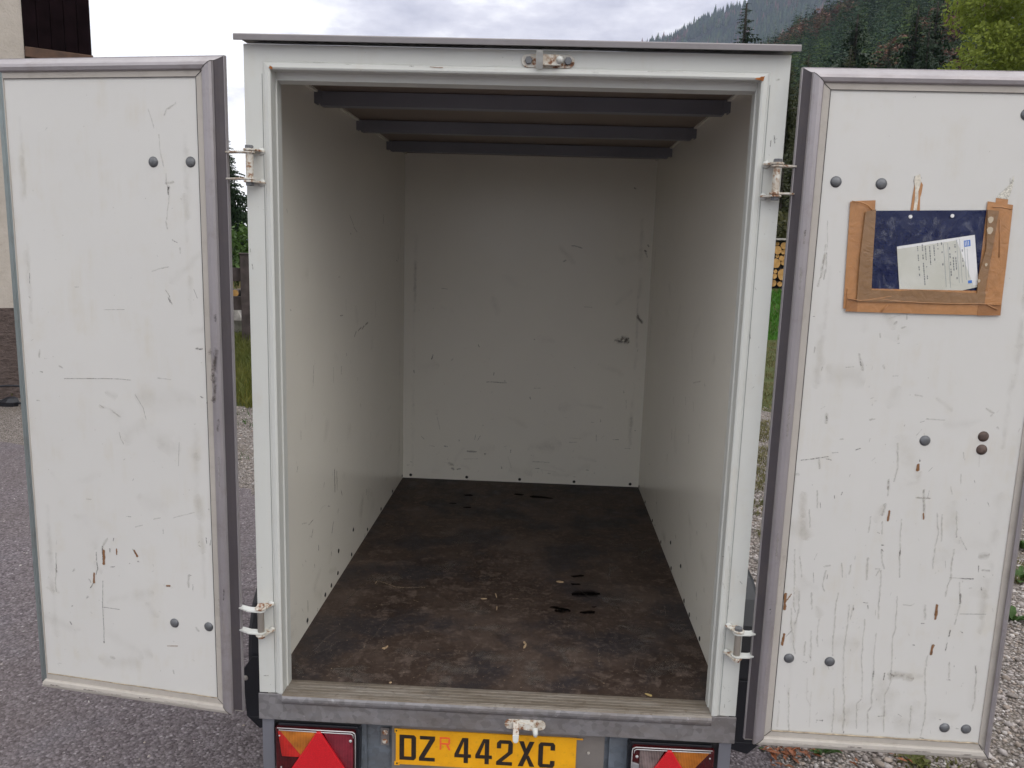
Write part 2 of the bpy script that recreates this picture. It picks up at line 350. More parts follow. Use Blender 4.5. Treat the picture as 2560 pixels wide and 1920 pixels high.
# --- wheels and mudguards
for s in (-1,1):
    mb=MB(); cx=s*.785; prof=[(.17,-.085),(.25,-.092),(.282,-.075),(.29,-.04),(.29,.04),(.282,.075),(.25,.092),(.17,.085)]
    mb.loft([[(cx+b,1.0+a*math.cos(t),-.26+a*math.sin(t)) for a,b in prof] for t in [2*math.pi*k/32 for k in range(33)]],True,False)
    wh=mb.build('wheel',RUBBER,trailer,smooth=True)
    mb=MB(); mb.loft([[(cx+s*o,1.0+r*math.cos(t),-.26+r*math.sin(t)) for t in [2*math.pi*k/24 for k in range(24)]] for r,o in ((.172,.07),(.15,.06),(.13,.02),(.06,.03),(.04,.05))],True,True)
    mb.build('rim',ALU_L,wh)
    out_=[(.502,-.40),(.500,-.28),(.496,-.16),(.508,-.07),(.545,.005),(.62,.07),(.72,.108),(.86,.125),(1.0,.128),(1.14,.125),(1.28,.108),(1.38,.07),(1.455,.005),(1.492,-.07),(1.5,-.16),(1.5,-.40)]
    inn=[(1.0+(a-1.0)*.985,b-.008 if b>-.1 else b) for a,b in out_]
    mb=MB(); mb.loft([[(s*.676,a,b) for a,b in out_]+[(s*.676,a,b) for a,b in inn[::-1]],[(s*.885,a,b) for a,b in out_]+[(s*.885,a,b) for a,b in inn[::-1]],[(s*.898,1+(a-1)*.985,b-.006) for a,b in out_]+[(s*.895,a,b) for a,b in inn[::-1]]],True,True)
    mg=mb.build('mudguard',BLACK,trailer)
    mb=MB(); mb.prism([(.70,-.40),(.905,-.40),(.912,-.30),(.924,-.275),(.924,-.235),(.90,-.20),(.88,-.17),(.70,-.17)],lambda a,b,h:(s*a,h,b),.490,.4955); mb.prism([(.70,-.40),(.86,-.445),(.905,-.40)],lambda a,b,h:(s*a,h,b),.4905,.4955)
    mb.build('mud_flap',BLACK,mg,bevel=.002)
    mb=MB(); mb.dome((s*.906,.4895,-.252),(0,-1,0),.010,.004); mb.build('bolt',ALU_L,mg,smooth=True)
# --- roof angles under the ceiling
for yb,zz in ((.535,1.694),(1.095,1.694),(1.68,1.692)):
    mb=MB(); mb.prism([(yb,zz),(yb,1.7375),(yb+.004,1.7375),(yb+.004,zz+.004),(yb+.040,zz+.004),(yb+.040,zz)],lambda a,b,h:(h,a,b),-.632,.632)
    mb.prism([(yb+.012,zz+.004),(yb+.012,1.7395),(yb+.016,1.7395),(yb+.016,zz+.004)],lambda a,b,h:(h,a,b),-.62,.62)
    rb=mb.build('roof_bow',GALV_D,trailer,bevel=.0008)
    for s in(-1,1):
        mb=MB(); mb.prism([(.615,zz-.003),(.6495,zz+.010),(.6495,1.7385),(.628,1.7385),(.628,zz+.020),(.615,zz+.014)],lambda a,b,h:(s*a,h,b),yb-.0035,yb-.0005)
        mb.prism([(.646,zz+.006),(.6495,zz+.006),(.6495,1.738),(.646,1.738)],lambda a,b,h:(s*a,h,b),yb-.004,yb+.035)
        mb.build('end_bracket',GALV_D,rb)
# ceiling edge battens
for s in(-1,1): mb=MB(); mb.box(*sorted((s*.638,s*.6497)),.07,DI-.0005,1.7335,1.7398); mb.build('ceiling_batten',PAINT_IN,trailer)
# --- rivets along the floor
def rivets(parent,pts,n):
    me=None
    for p in pts:
        if me is None:
            mb=MB(); mb.dome((0,0,0),n,.0085,.0035,10,3); o=mb.build('rivet',RIVET,parent,smooth=True); me=o.data
        else: o=link('rivet',me,parent)
        o.location=p
rivets(bw,[(x,DI,z) for x,z in ((-.606,.017),(-.2946,.017),(-.002,.0165),(.2975,.016),(.6046,.0155))],(0,-1,0))
rivets(lw,[(-WI,y,z) for y,z in ((.385,.030),(.681,.021),(.775,.03),(.9898,.019),(1.28,.02),(1.573,.017),(1.859,.016),(2.14,.016),(.787,.114),(1.02,.113),(.60,.022))],(1,0,0))
rivets(rw,[(WI,y,z) for y,z in ((.411,.018),(.598,.012),(.707,.014),(1.01,.013),(1.3,.014),(1.58,.014),(1.86,.014),(2.13,.014),(.815,.1035),(1.06,.103))],(-1,0,0))
# --- hinges
for s in (-1,1):
    for zc in (1.451,.231):
        X,Y=s*.652,-.030
        mb=MB(); mb.tube([(X,Y,zc-.030),(X,Y,zc+.030)],.0092,14); hg=mb.build('hinge',STEELP if zc<1 else RUSTW,trailer,smooth=False)
        for q in(-1,1):
            mb=MB(); ear=[(.622,0.0),(.655,0.0)]+[(.652+.0155*math.cos(t),-.030+.0155*math.sin(t)) for t in [math.radians(k) for k in (20,-10,-45,-80,-115,-150,-180)]]
            mb.prism(ear,lambda a,b,h:(s*a,b,h),zc+q*.0385-.0024,zc+q*.0385+.0024); mb.build('frame_ear',RUSTH if (s<0 and zc<1 and False) else RUSTW,hg,bevel=.0008)
            mb=MB(); st=[(.652+.0145*math.cos(t),-.030+.0145*math.sin(t)) for t in [math.radians(k) for k in (110,145,180,215,250)]]+[(.684,-.0405),(.7165,-.0235),(.745,-.0085),(.745,.004),(.7165,-.0035),(.684,-.0165)]
            mb.prism(st,lambda a,b,h:(s*a,b,h),zc+q*.0325-.0022,zc+q*.0325+.0022); mb.build('door_strap',PAINT_FRAME if zc<1 else RUSTW,hg,bevel=.0006)
            mb=MB(); mb.dome((s*.632,-.001,zc+q*.0385),(0,-1,0),.010,.005,10,3); mb.build('weld_bead',PAINT_FRAME,hg,smooth=True)
        mb=MB(); mb.hexa((X,Y,zc+.041),(0,0,1),.0108,.0085,.3+s*.4); mb.build('bolt',RUSTH if (s<0 and zc<1) else BOLT,hg)
        mb=MB(); mb.hexa((X,Y,zc-.041),(0,0,-1),.0105,.008,.7); mb.build('nut',RUSTH if zc<1 else BOLT,hg)
# --- latch keepers
mb=MB(); pl=[(.035+.016*math.cos(t),1.7205+.016*math.sin(t)) for t in [math.radians(k) for k in range(90,271,30)]]+[(.134+.016*math.cos(t),1.7205+.016*math.sin(t)) for t in [math.radians(k) for k in range(-90,91,30)]]
mb.prism(pl,lambda a,b,h:(a,h,b),-.0045,-.0002); mb.prism([(.056,1.708),(.116,1.708),(.112,1.733),(.060,1.733)],lambda a,b,h:(a,h,b),-.017,-.0045)
kp=mb.build('latch_keeper',RUSTW,trailer,bevel=.001,label='white rust-stained latch keeper bolted to the header')
mb=MB(); mb.loft([[(.064-w_,y_,z_-h_),(.064+w_,y_,z_-h_),(.064+w_,y_-.006,z_),(.064-w_,y_-.006,z_)] for y_,z_,w_,h_ in ((-.016,1.712,.0085,.012),(-.026,1.722,.0085,.010),(-.034,1.732,.0085,.008),(-.037,1.737,.006,.004))])
mb.build('peg',PAINT_FRAME,kp,bevel=.002)
mb=MB(); mb.dome((.113,-.016,1.721),(0,-1,0),.010,.010,10,3); mb.build('peg',PAINT_FRAME,kp,smooth=True)
for x in(.0375,.1335):
    mb=MB(); mb.hexa((x,-.0045,1.7205),(0,-1,0),.0095,.007,.4); mb.build('bolt',BOLT,kp)
mb=MB(); pl=[(.044+.015*math.cos(t),-.053+.015*math.sin(t)) for t in [math.radians(k) for k in range(90,271,30)]]+[(.130+.015*math.cos(t),-.053+.015*math.sin(t)) for t in [math.radians(k) for k in range(-90,91,30)]]
mb.prism(pl,lambda a,b,h:(a,h,b),-.0105,-.0062); mb.prism([(.064,-.060),(.114,-.066),(.112,-.044),(.060,-.042)],lambda a,b,h:(a,h,b),-.020,-.0105)
kp=mb.build('latch_keeper',RUSTW,trailer,bevel=.001,label='lower latch keeper on the beam, white paint flaking to rust')
mb=MB(); mb.loft([[(.062-w_,y_,z_),(.062+w_,y_,z_),(.062+w_,y_-.008,z_),(.062-w_,y_-.008,z_)] for y_,z_,w_ in ((-.012,-.044,.0085),(-.020,-.070,.0085),(-.024,-.086,.0075),(-.024,-.092,.004))])
mb.build('peg',RUSTH,kp,bevel=.0015)
mb=MB(); mb.loft([[(.062-w_,y_,z_),(.062+w_,y_,z_),(.062+w_,y_-.004,z_),(.062-w_,y_-.004,z_)] for y_,z_,w_ in ((-.0285,-.072,.0087),(-.0325,-.088,.0078),(-.0325,-.0935,.004))])
mb.build('peg_tip',PAINT_FRAME,kp,bevel=.001)
mb=MB(); mb.tube([(.115,-.018,-.056),(.117,-.026,-.068),(.117,-.028,-.076)],[.008,.0075,.005],10); mb.build('peg',PAINT_FRAME,kp,smooth=True)
# --- doors
def make_door(side,O,ang,far_full):
    dv=Vector((math.cos(ang),math.sin(ang),0)); n=Vector((-dv.y,dv.x,0)); 
    if n.y>0: n=-n
    O=Vector(O)
    P=lambda s,z,t=0: tuple(O+dv*s+Vector((0,0,z))+n*t)
    W,Z0,Z1=.5486,-.004,1.6596
    mb=MB(); mb.prism([(0,Z0),(W,Z0),(W,Z1),(0,Z1)],lambda a,b,h:P(a,b,h),-.026,0)
    d=mb.build('door',PAINT_DOOR,trailer,label='left rear door, plain white panel in an aluminium edge frame' if side=='L' else 'right rear door, white panel with a document pouch taped on and dirt runs near the bottom')
    # edge profile: flange, seal seat, rubber bulge, lip
    full=[(0,-.001),(0,.0028),(.0165,.0034),(.0175,.0075),(.0205,.0105),(.030,.0125),(.0385,.0105),(.043,.006),(.0445,-.001),(.0455,-.004),(.052,-.012),(.0605,-.0205),(.0625,-.0205),(.0635,-.030),(0,-.030)]
    flat=[(0,-.001),(0,.0025),(.002,.0030),(.004,.0028),(.006,-.001),(.0065,-.010),(.012,-.0115),(.020,-.0115),(.022,-.010),(.024,-.0115),(.034,-.0125),(.0355,-.014),(.0360,-.030),(.0355,-.0305),(0,-.030)]
    b=lambda pr,k: pr[k]
    bot=[(e*.72 if e>0.045 else e*.95,t) for e,t in full]
    farp=full if far_full else flat
    if far_full: farp=[(e*.66 if e>.02 else e,t) for e,t in full]
    prof={'hinge':full,'top':[(e*.86,t) for e,t in full],'far':farp,'bottom':bot}
    nP=len(full)
    cor={}
    for k in range(nP):
        eh,et,ef,eb=prof['hinge'][k],prof['top'][k],prof['far'][k],prof['bottom'][k]
        cor[k]=dict(ht=(-eh[0],Z1+et[0],),hb=(-eh[0],Z0-eb[0]),ft=(W+ef[0],Z1+et[0]),fb=(W+ef[0],Z0-eb[0]))
    def side_piece(c0,c1,pr,mats,cut=False):
        mb=MB(); r0=[P(*cor[k][c0],prof[pr][k][1]) for k in range(nP)]; r1=[P(*cor[k][c1],prof[pr][k][1]) for k in range(nP)]
        r=[]
        for t in (0.0006,.9994): r.append([tuple(Vector(a).lerp(Vector(b_),t)) for a,b_ in zip(r0,r1)])
        mb.loft(r,True,True)
        for i in range(len(mb.f)):
            mb.mi[i]= 0
        for i in range(nP): mb.mi[i]=1 if i in (0,1) else (2 if i in (8,9,10) else 0)
        return mb.build('edge_profile',mats,d)
    if far_full: 
        side_piece('ft','fb','far',[ALU,ALU_L,ALU_S])
    else: side_piece('ft','fb','far',[ALU_T,ALU_L,ALU_T])
    side_piece('ht','hb','hinge',[ALU,ALU_L,ALU_S]); side_piece('ht','ft','top',[ALU,ALU_L,ALU]); side_piece('hb','fb','bottom',[ALU_L,ALU_L,ALU])
    SEAMM=CREASE
    mb=MB()
    for (s0,z0,s1,z1) in ((0,Z1,-.041,Z1+.036),(0,Z0,-.041,Z0-.036)):
        a=Vector((s0,z0)); b_=Vector((s1,z1)); 
    return d,P,n,dv
dL,PL,nL,vL=make_door('L',(-.777,-.034,0),2.9936,False)
dR,PR,nR,vR=make_door('R',(.754,-.0513,0),-.0185,True)
def bolts(d,P,n,pts,rust=()):
    for i,(s,z) in enumerate(pts):
        mb=MB(); mb.tube([P(s,z,-.0005),P(s,z,.0008)],.0135,18); mb.dome(P(s,z,.0006),n,.0118,.0052,18,5)
        mb.build('bolt_head',BOLTR if i in rust else BOLT,d,smooth=True,label='rusty bolt head' if i in rust else None)
bolts(dL,PL,nL,((.129,1.455),(.025,1.456),(.127,.206),(.022,.208)))
bolts(dR,PR,nR,((.034,1.448),(.141,1.446),(.315,.820),(.456,.837),(.456,.803),(.031,.210),(.138,.207),(.456,.036),(.512,.036),(.456,1.612)),(3,4))
def micro(n,W0,W1,H0,H1,cls='kys',lo=2,hi=9,tilt=.5):
    def f(r):
        L_=[]
        for i in range(n):
            u=r.uniform(W0,W1)*1000; v=(H0+(H1-H0)*r.random()**1.5)*1000; a=math.pi/2+r.gauss(0,tilt); l=r.uniform(lo,hi)*r.choice((.4,1,1,1.8))
            L_.append([r.choice(cls),'%.1f'%r.uniform(.8,2.2),str(u),str(v),str(u+math.cos(a)*l),str(v+math.sin(a)*l)])
        return L_
    return f
def grime(n,u0,u1,v0,v1,seed,edge=True):
    r_=random.Random(seed); L_=[]
    for i in range(n):
        u=r_.uniform(u0,u1)*1000; v=(v0+(v1-v0)*r_.random()**2.2)*1000; a=r_.uniform(0,3.14); l=r_.uniform(30,150)
        L_.append('g %.1f %.1f %.1f %.1f %.1f'%(r_.uniform(25,90),u,v,u+math.cos(a)*l,v+math.sin(a)*l*.6))
    for i in range(n):
        v=r_.uniform(v0,v1)*1000; l=r_.uniform(60,220); uu=(u0*1000+r_.uniform(0,14)) if i%2 else (u1*1000-r_.uniform(0,14)); L_.append('g %.1f %.1f %.1f %.1f %.1f'%(r_.uniform(12,34),uu,v,uu+r_.uniform(-4,4),v+l))
    return '\n'.join(L_)
build_marks(grime(16,.03,.52,.05,1.4,41),lambda a,b:PL(a,b,-.0004),nL,dL,seed=31)
build_marks(grime(22,.03,.52,.03,1.1,42),lambda a,b:PR(a,b,-.0004),nR,dR,seed=32)
build_marks(grime(26,-.60,.60,.05,1.3,43),lambda a,b:(a,DI+.0004,b),(0,-1,0),bw,seed=33)
build_marks(grime(26,.12,2.05,.05,1.3,44),lambda a,b:(-WI-.0004,a,b),(1,0,0),lw,seed=34)
build_marks(grime(26,.12,2.05,.05,1.3,45),lambda a,b:(WI+.0004,a,b),(-1,0,0),rw,seed=35)
MARKS_L='''y 2.5 137 1583 128 1557 123 1538
y 5.1 93 1569 86 1583 70 1590 60 1598
y 3.3 110 1522 109 1490 106 1469 101 1444
y 3.7 94 1427 95 1405 90 1391
k 8.1 89 1395 91 1377
y 5.9 97 1402 75 1406
y 2.9 89 1377 92 1341 99 1312
y 5.2 100 1308 98 1290
k 3.0 85 1262 71 1255
y 5.2 64 1242 64 1229
y 3.0 147 1180 126 1187 99 1193
k 2.6 110 1133 100 1119 97 1106 93 1097
k 5.3 103 1113 98 1102
s 1.5 294 1074 233 1077
k 2.4 428 881 376 884 314 888 262 890 225 889
y 3.1 145 899 106 898
k 5.3 29 984 23 985
k 5.3 21 984 11 984
k 6.9 20 858 15 855
k 9.9 2 842 -5 842
s 2.3 513 1162 515 1135
y 3.9 520 1100 517 1096
y 6.3 499 956 502 936
y 4.0 519 814 510 814
b 11.8 324 811 293 805 263 787
y 3.1 323 815 311 808
y 3.5 287 801 266 787
s 1.9 214 850 192 816 185 784
y 3.1 268 742 265 726 257 711
y 4.7 441 915 432 910
k 3.6 501 896 494 895
s 1.5 89 728 94 663
s 1.9 29 1138 20 1116
y 3.8 377 1131 366 1131
b 23.4 299 848 273 842
y 3.4 382 544 368 544
y 8.7 324 433 335 419 341 400 340 385
w 8.8 338 398 338 378 341 357
k 3.9 342 410 343 364
k 3.9 362 390 363 362 360 342 367 323
w 7.4 373 327 375 298
k 3.9 376 298 388 281
k 3.9 304 437 306 429
k 4.4 318 405 318 395
w 4.8 297 407 297 390
w 7.2 241 408 233 391
k 3.9 246 411 239 398
k 5.8 232 377 228 376
w 7.2 146 315 136 316
b 9.7 154 316 130 311
y 8.6 77 352 78 319
k 2.9 76 355 69 353
k 3.4 65 328 66 308
k 3.3 20 468 19 451
k 2.4 6 462 9 447
s 2.9 346 307 352 228 352 164 354 119
k 4.0 355 121 354 117
s 2.5 349 227 298 226
k 6.0 461 169 458 162
y 4.4 390 307 385 297
y 4.0 491 374 498 311 500 258
k 3.5 494 343 494 316
y 5.9 435 331 441 325
y 5.9 402 248 397 254
k 4.5 452 218 449 220
y 9.0 335 76 324 73
y 5.8 61 201 53 191
w 2.4 152 134 120 138
y 4.9 137 62 136 52
y 2.9 177 505 155 511
y 2.8 116 514 52 537
s 2.4 260 505 246 505
y 2.9 234 477 212 484
k 2.3 10 550 8 548
b 29.2 209 250 183 222
b 11.0 531 265 492 254
s 1.9 149 480 149 466
y 3.8 43 451 40 454
k 3.9 318 351 306 353
k 2.9 259 368 257 368'''
MARKS_R='''y 1.8 23 1356 26 1320 29 1275
y 3.7 24 1299 25 1272 20 1241
y 6.9 26 1278 20 1241 20 1220
y 4.3 18 1217 15 1197
y 4.2 29 1278 29 1244 28 1215
b 5.2 218 1466 228 1428
y 1.6 217 1466 216 1453
y 1.6 228 1471 233 1461
y 4.1 -125 1679 -122 1679
y 2.1 438 1466 441 1446 436 1433
y 7.8 429 1436 420 1428
b 21.4 183 1133 207 1102
b 5.0 194 1124 219 1134
y 4.3 235 1135 237 1124
y 5.7 208 1112 213 1116
y 5.7 230 1102 233 1104
y 4.3 176 1086 178 1077
y 3.6 221 1084 221 1073
k 3.6 222 1063 225 1064
k 3.2 10 1123 13 1123
y 2.9 21 1047 21 1033
k 5.1 136 1014 138 1005
y 7.2 130 1032 137 1016 143 994
y 2.5 102 999 121 1001
y 6.5 193 1007 195 1000
y 3.2 219 981 231 983
k 2.2 170 922 177 925
k 1.8 180 916 185 917
k 5.9 67 871 69 862
y 7.3 65 878 69 856
y 4.4 174 868 186 870
y 2.9 312 876 335 875 356 875
y 3.6 278 936 296 933
b 14.5 332 928 370 901
y 5.1 454 908 473 898
y 4.3 470 894 467 890
y 5.1 486 861 490 858
k 3.3 14 755 42 760 81 768
k 2.6 89 778 104 780
k 3.0 76 762 89 759
k 3.7 147 788 158 793
k 4.4 308 771 309 766
w 9.5 306 757 306 742
b 18.4 312 737 311 710 286 705
y 5.2 59 759 61 736
y 5.9 4 716 8 717
k 3.0 140 723 139 717
k 3.0 125 676 123 668
k 2.6 106 666 107 658
b 29.8 25 665 30 611
k 2.2 72 642 74 633
y 4.4 250 810 255 746 250 711
y 6.6 237 714 239 691
b 14.9 232 645 227 621
w 5.2 247 632 248 624
y 5.2 327 692 333 658 335 619
y 3.7 312 670 344 670
b 4.4 452 787 455 759
y 2.9 412 794 415 780
y 2.2 413 738 416 711
y 2.9 392 703 398 684
y 3.7 113 815 106 814
y 4.0 237 709 239 672
b 26.7 227 639 217 606
y 7.1 235 649 231 620
w 5.8 248 631 247 605
y 4.4 326 690 332 635
w 4.4 333 630 335 614
y 4.4 310 670 345 670
k 3.1 223 573 229 571
y 4.0 62 677 66 631
k 2.2 72 645 74 631
b 31.3 28 662 29 596 47 550
y 3.6 46 625 53 578
y 4.5 203 614 201 572
y 3.6 233 602 236 569
y 3.6 280 611 283 562 286 515 293 454
k 5.8 286 527 287 513
k 4.0 238 539 244 539
k 4.0 239 527 244 522
y 3.6 367 632 375 581 373 525 373 482
y 4.0 380 628 386 558
y 4.0 415 639 422 570
y 4.5 421 537 419 504 421 456 416 437 413 408
y 3.1 432 570 452 538
y 13.4 505 527 488 522
k 3.1 487 496 489 479
y 4.5 497 484 515 485
k 4.0 447 459 478 460
y 2.7 418 460 446 460
k 2.7 502 468 505 466
k 4.5 501 437 503 431
k 2.7 471 434 477 435
y 3.6 444 448 448 424 454 396 451 367 446 332
k 5.9 451 417 453 391
k 5.0 437 315 436 298
k 3.2 434 280 432 258
y 5.4 365 381 370 342
k 3.6 362 330 369 330
w 8.2 395 383 396 364 396 344
k 3.2 397 364 394 356
w 7.3 399 271 396 244
k 3.7 398 254 396 244
w 8.2 6 392 7 365 8 348
w 3.7 21 392 12 375
w 7.4 12 279 10 247
k 2.3 30 288 18 272
y 4.1 19 515 26 439 29 371 34 342
y 3.2 34 497 43 440
y 4.5 -1 514 2 476
y 4.1 40 401 44 352 39 308
y 3.7 24 351 28 312 45 224
y 4.6 72 398 78 354
k 2.3 72 456 76 427
b 27.5 92 355 98 336
y 4.1 99 326 99 277 102 248
y 4.2 69 260 70 221
y 4.1 82 291 87 207
y 4.5 98 472 114 477
y 4.1 104 462 98 424 105 405
k 2.7 109 451 108 439
y 3.6 142 484 148 446
y 5.4 166 480 164 456
y 6.3 206 501 211 444
y 4.5 229 474 240 475 233 455
y 4.0 239 527 244 494 251 475
y 4.1 243 470 248 432 247 384 252 336
k 2.7 247 391 248 384
y 3.6 141 402 139 353 141 280 142 225
y 3.7 173 370 173 306 172 247 180 142
y 3.6 184 370 179 331
k 3.2 185 363 185 356
k 3.6 208 379 219 378
k 3.6 220 372 222 363
y 3.2 217 333 218 284 218 230 227 171 231 105 221 90 226 18
y 3.2 250 296 250 247 254 187
k 5.5 254 187 255 172
y 4.2 254 172 259 87 251 66 257 10
y 3.6 292 401 297 314 293 289 299 210 302 160 291 120 295 64 298 13
k 4.2 284 184 282 164
k 5.5 298 183 308 176
y 18.5 298 178 353 174
b 27.7 312 181 375 180
y 3.6 310 379 330 378 338 384
b 5.6 83 156 88 96 99 76 102 15
b 5.6 98 117 99 76
y 3.7 156 131 162 70 163 4
k 2.8 163 6 164 3
y 4.6 180 142 188 82 193 11
k 3.8 194 8 194 3
y 4.1 388 241 386 196 399 106 402 56 396 10
k 2.8 395 4 411 0
y 4.1 515 219 518 194 523 120 520 90
k 2.7 512 221 518 200
y 4.1 446 225 450 180
k 3.7 445 175 454 175
k 3.8 119 36 135 36
k 2.8 279 58 297 60
y 3.7 362 94 366 13
y 3.7 38 123 48 1
b 6.6 17 70 17 9
b 7.6 7 -2 235 -1 327 -3 418 -4 546 -8
k 4.1 464 314 469 310
k 4.1 347 268 351 268
y 4.2 69 203 78 201
y 3.7 98 187 100 167
y 2.3 134 195 138 185
s 2.3 456 362 521 365
k 2.8 440 59 443 59
y 3.7 486 36 493 36'''
MARKS_b='''k 7.2 229 1293 256 1290 285 1282
k 8.7 191 1210 202 1217
k 8.5 540 1595 547 1592
z 54.8 493 803 544 798
z 29.2 518 815 546 820
k 10.0 627 1308 631 1301
k 11.5 611 1279 620 1276
y 14.3 615 1269 627 1248
b 21.8 594 946 622 903
y 6.5 310 976 350 975
y 7.3 -448 1049 -418 1047
k 7.3 50 795 56 792
k 7.4 -247 755 -241 742
k 8.9 -491 691 -498 668
y 8.9 -382 676 -390 664
k 5.1 -571 930 -568 930
k 5.1 -494 942 -492 940
k 7.4 -594 604 -592 589
k 6.7 -158 608 -161 593
k 6.7 -198 554 -164 556 -134 553 -90 553
k 5.9 -101 565 -97 562
y 5.9 60 530 93 531
k 7.4 39 480 43 469
y 5.3 -463 350 -447 282
k 5.2 -214 316 -210 313
k 4.5 -251 259 -255 232
k 4.5 -224 256 -239 228
k 6.0 -341 228 -340 220
k 9.1 -423 188 -404 187
k 12.1 -294 164 -245 164
k 6.8 -56 182 -56 166
k 9.1 -199 154 -193 154
y 4.5 -312 120 -236 124
k 16.7 -379 63 -368 60
k 9.1 -349 60 -330 63
y 22.7 -395 90 -372 83
k 6.8 -105 86 -102 74
k 6.0 83 82 105 83
b 10.6 113 76 196 68
k 3.8 152 58 167 58
b 10.5 264 262 324 260
y 6.0 261 237 302 239
y 7.5 407 285 408 251
k 5.2 499 262 528 263
y 6.0 564 216 594 216
k 5.2 611 316 618 316
y 5.2 557 481 560 436
k 5.2 542 533 543 522
y 6.0 375 354 390 353
k 4.5 426 370 427 358
k 4.6 -627 72 -616 73
k 4.6 -607 93 -599 89
y 9.1 -549 239 -534 224
y 6.0 -503 190 -476 184
b 12.1 -70 142 -50 81
y 7.5 66 121 157 120
k 4.5 361 86 373 84
k 4.5 403 70 409 70
y 4.5 292 44 307 43
z 18.9 594 938 618 903'''
MARKS_l='''k 7.4 1613 1401 1609 1365
k 6.8 1977 1229 1987 1199
k 6.8 1941 1192 1960 1190
s 4.1 983 1374 1044 1338
k 5.1 990 1305 1003 1304
s 4.2 1044 1332 1099 1314
k 7.5 1051 905 1080 922
k 6.5 1114 922 1168 930
k 7.8 1183 922 1223 932
k 7.9 1245 934 1293 939
y 7.1 1376 870 1366 812
y 5.1 920 1060 920 1021
y 6.0 1444 1020 1445 953
k 5.0 832 1005 869 1004
k 6.2 921 854 924 846
b 6.6 328 931 316 925
y 4.9 812 1146 836 1147
k 3.1 244 1358 250 1349
k 4.0 262 1068 268 1067
k 3.4 491 870 481 803
y 5.0 734 827 735 771
k 5.2 846 814 842 786
k 5.7 1104 729 1104 720
b 6.6 392 730 390 681
k 3.3 345 685 344 657
k 4.3 307 579 299 564
k 10.2 737 447 741 363
y 15.5 767 430 772 362
k 4.9 602 438 593 425
k 6.6 828 340 844 318
k 6.1 1263 210 1255 188
b 6.0 536 353 577 359 632 348
k 3.7 646 338 669 330
k 3.4 410 352 464 351
k 7.7 717 254 695 221
k 5.2 788 280 778 267
b 8.0 408 296 421 310 445 298
k 5.8 458 319 445 298
k 8.5 1025 122 1021 108
k 6.0 522 238 523 221
k 7.9 784 118 790 103
k 5.1 684 150 689 135
k 4.7 473 190 475 178
k 7.7 683 28 679 18
k 7.5 607 25 603 12
y 13.8 387 93 392 60
k 7.2 502 15 497 10
k 8.1 389 32 386 18
k 7.7 1271 23 1276 6
k 7.6 1229 19 1224 5
k 8.5 986 22 982 8
k 8.3 1565 18 1565 2
k 9.0 1858 15 1858 -2
b 12.1 1272 345 1272 267
y 11.4 2151 232 2162 106
y 5.7 370 244 377 238
k 4.3 1152 614 1156 600
y 5.1 776 519 776 503
y 4.4 342 380 387 367'''
MARKS_r='''k 5.8 1220 676 1211 654
k 4.0 950 729 935 702
s 3.8 796 738 777 709
y 6.3 821 805 688 833
k 4.7 625 838 611 829
k 7.2 1206 543 1196 503
k 5.1 834 607 824 579
y 6.0 655 688 643 676
k 6.0 1284 415 1279 387
k 8.0 1498 131 1483 131
y 4.0 934 333 920 298
k 7.1 1059 113 1053 97
k 7.9 816 110 810 96
k 6.9 963 172 952 158
k 6.0 574 328 567 319
k 3.4 442 407 434 395
k 7.0 1006 9 1001 -3
k 7.6 704 17 695 6
k 5.9 511 135 499 114
k 5.6 403 199 396 188
k 5.7 411 19 404 10
k 6.1 1309 3 1304 -10
k 7.6 1281 -1 1266 -20
k 6.6 1599 3 1588 -6
k 6.5 1507 18 1486 22
k 7.1 1886 2 1872 -8
k 7.4 596 2 588 -8
k 5.9 483 59 477 54
k 4.5 394 72 386 61
k 6.9 1808 229 1792 231
y 4.3 297 142 290 131
k 5.2 783 51 774 38'''
MARKS_f='''k 4.3 646 1558 649 1542
k 3.2 639 1547 639 1532
k 2.8 645 1689 646 1689
b 2.8 141 1701 187 1699 300 1699 440 1700 562 1700
y 2.8 194 1696 208 1695
y 2.8 328 1701 412 1702
b 2.9 -548 1708 -497 1706 -392 1706
y 2.5 -497 1705 -468 1705
y 3.2 -418 1702 -400 1701
b 3.2 -324 1705 -159 1700 -16 1696
k 2.1 -256 1701 -245 1701
w 1.8 -205 1700 -173 1699
k 3.7 625 1070 628 1057
y 3.3 598 1143 600 1095
y 3.9 614 499 620 466 622 425 621 384 628 318
y 2.7 605 396 612 379
k 2.5 -659 51 -645 52
k 3.0 -667 1245 -666 1237
k 2.6 -663 1208 -661 1193
k 3.1 601 470 602 469'''
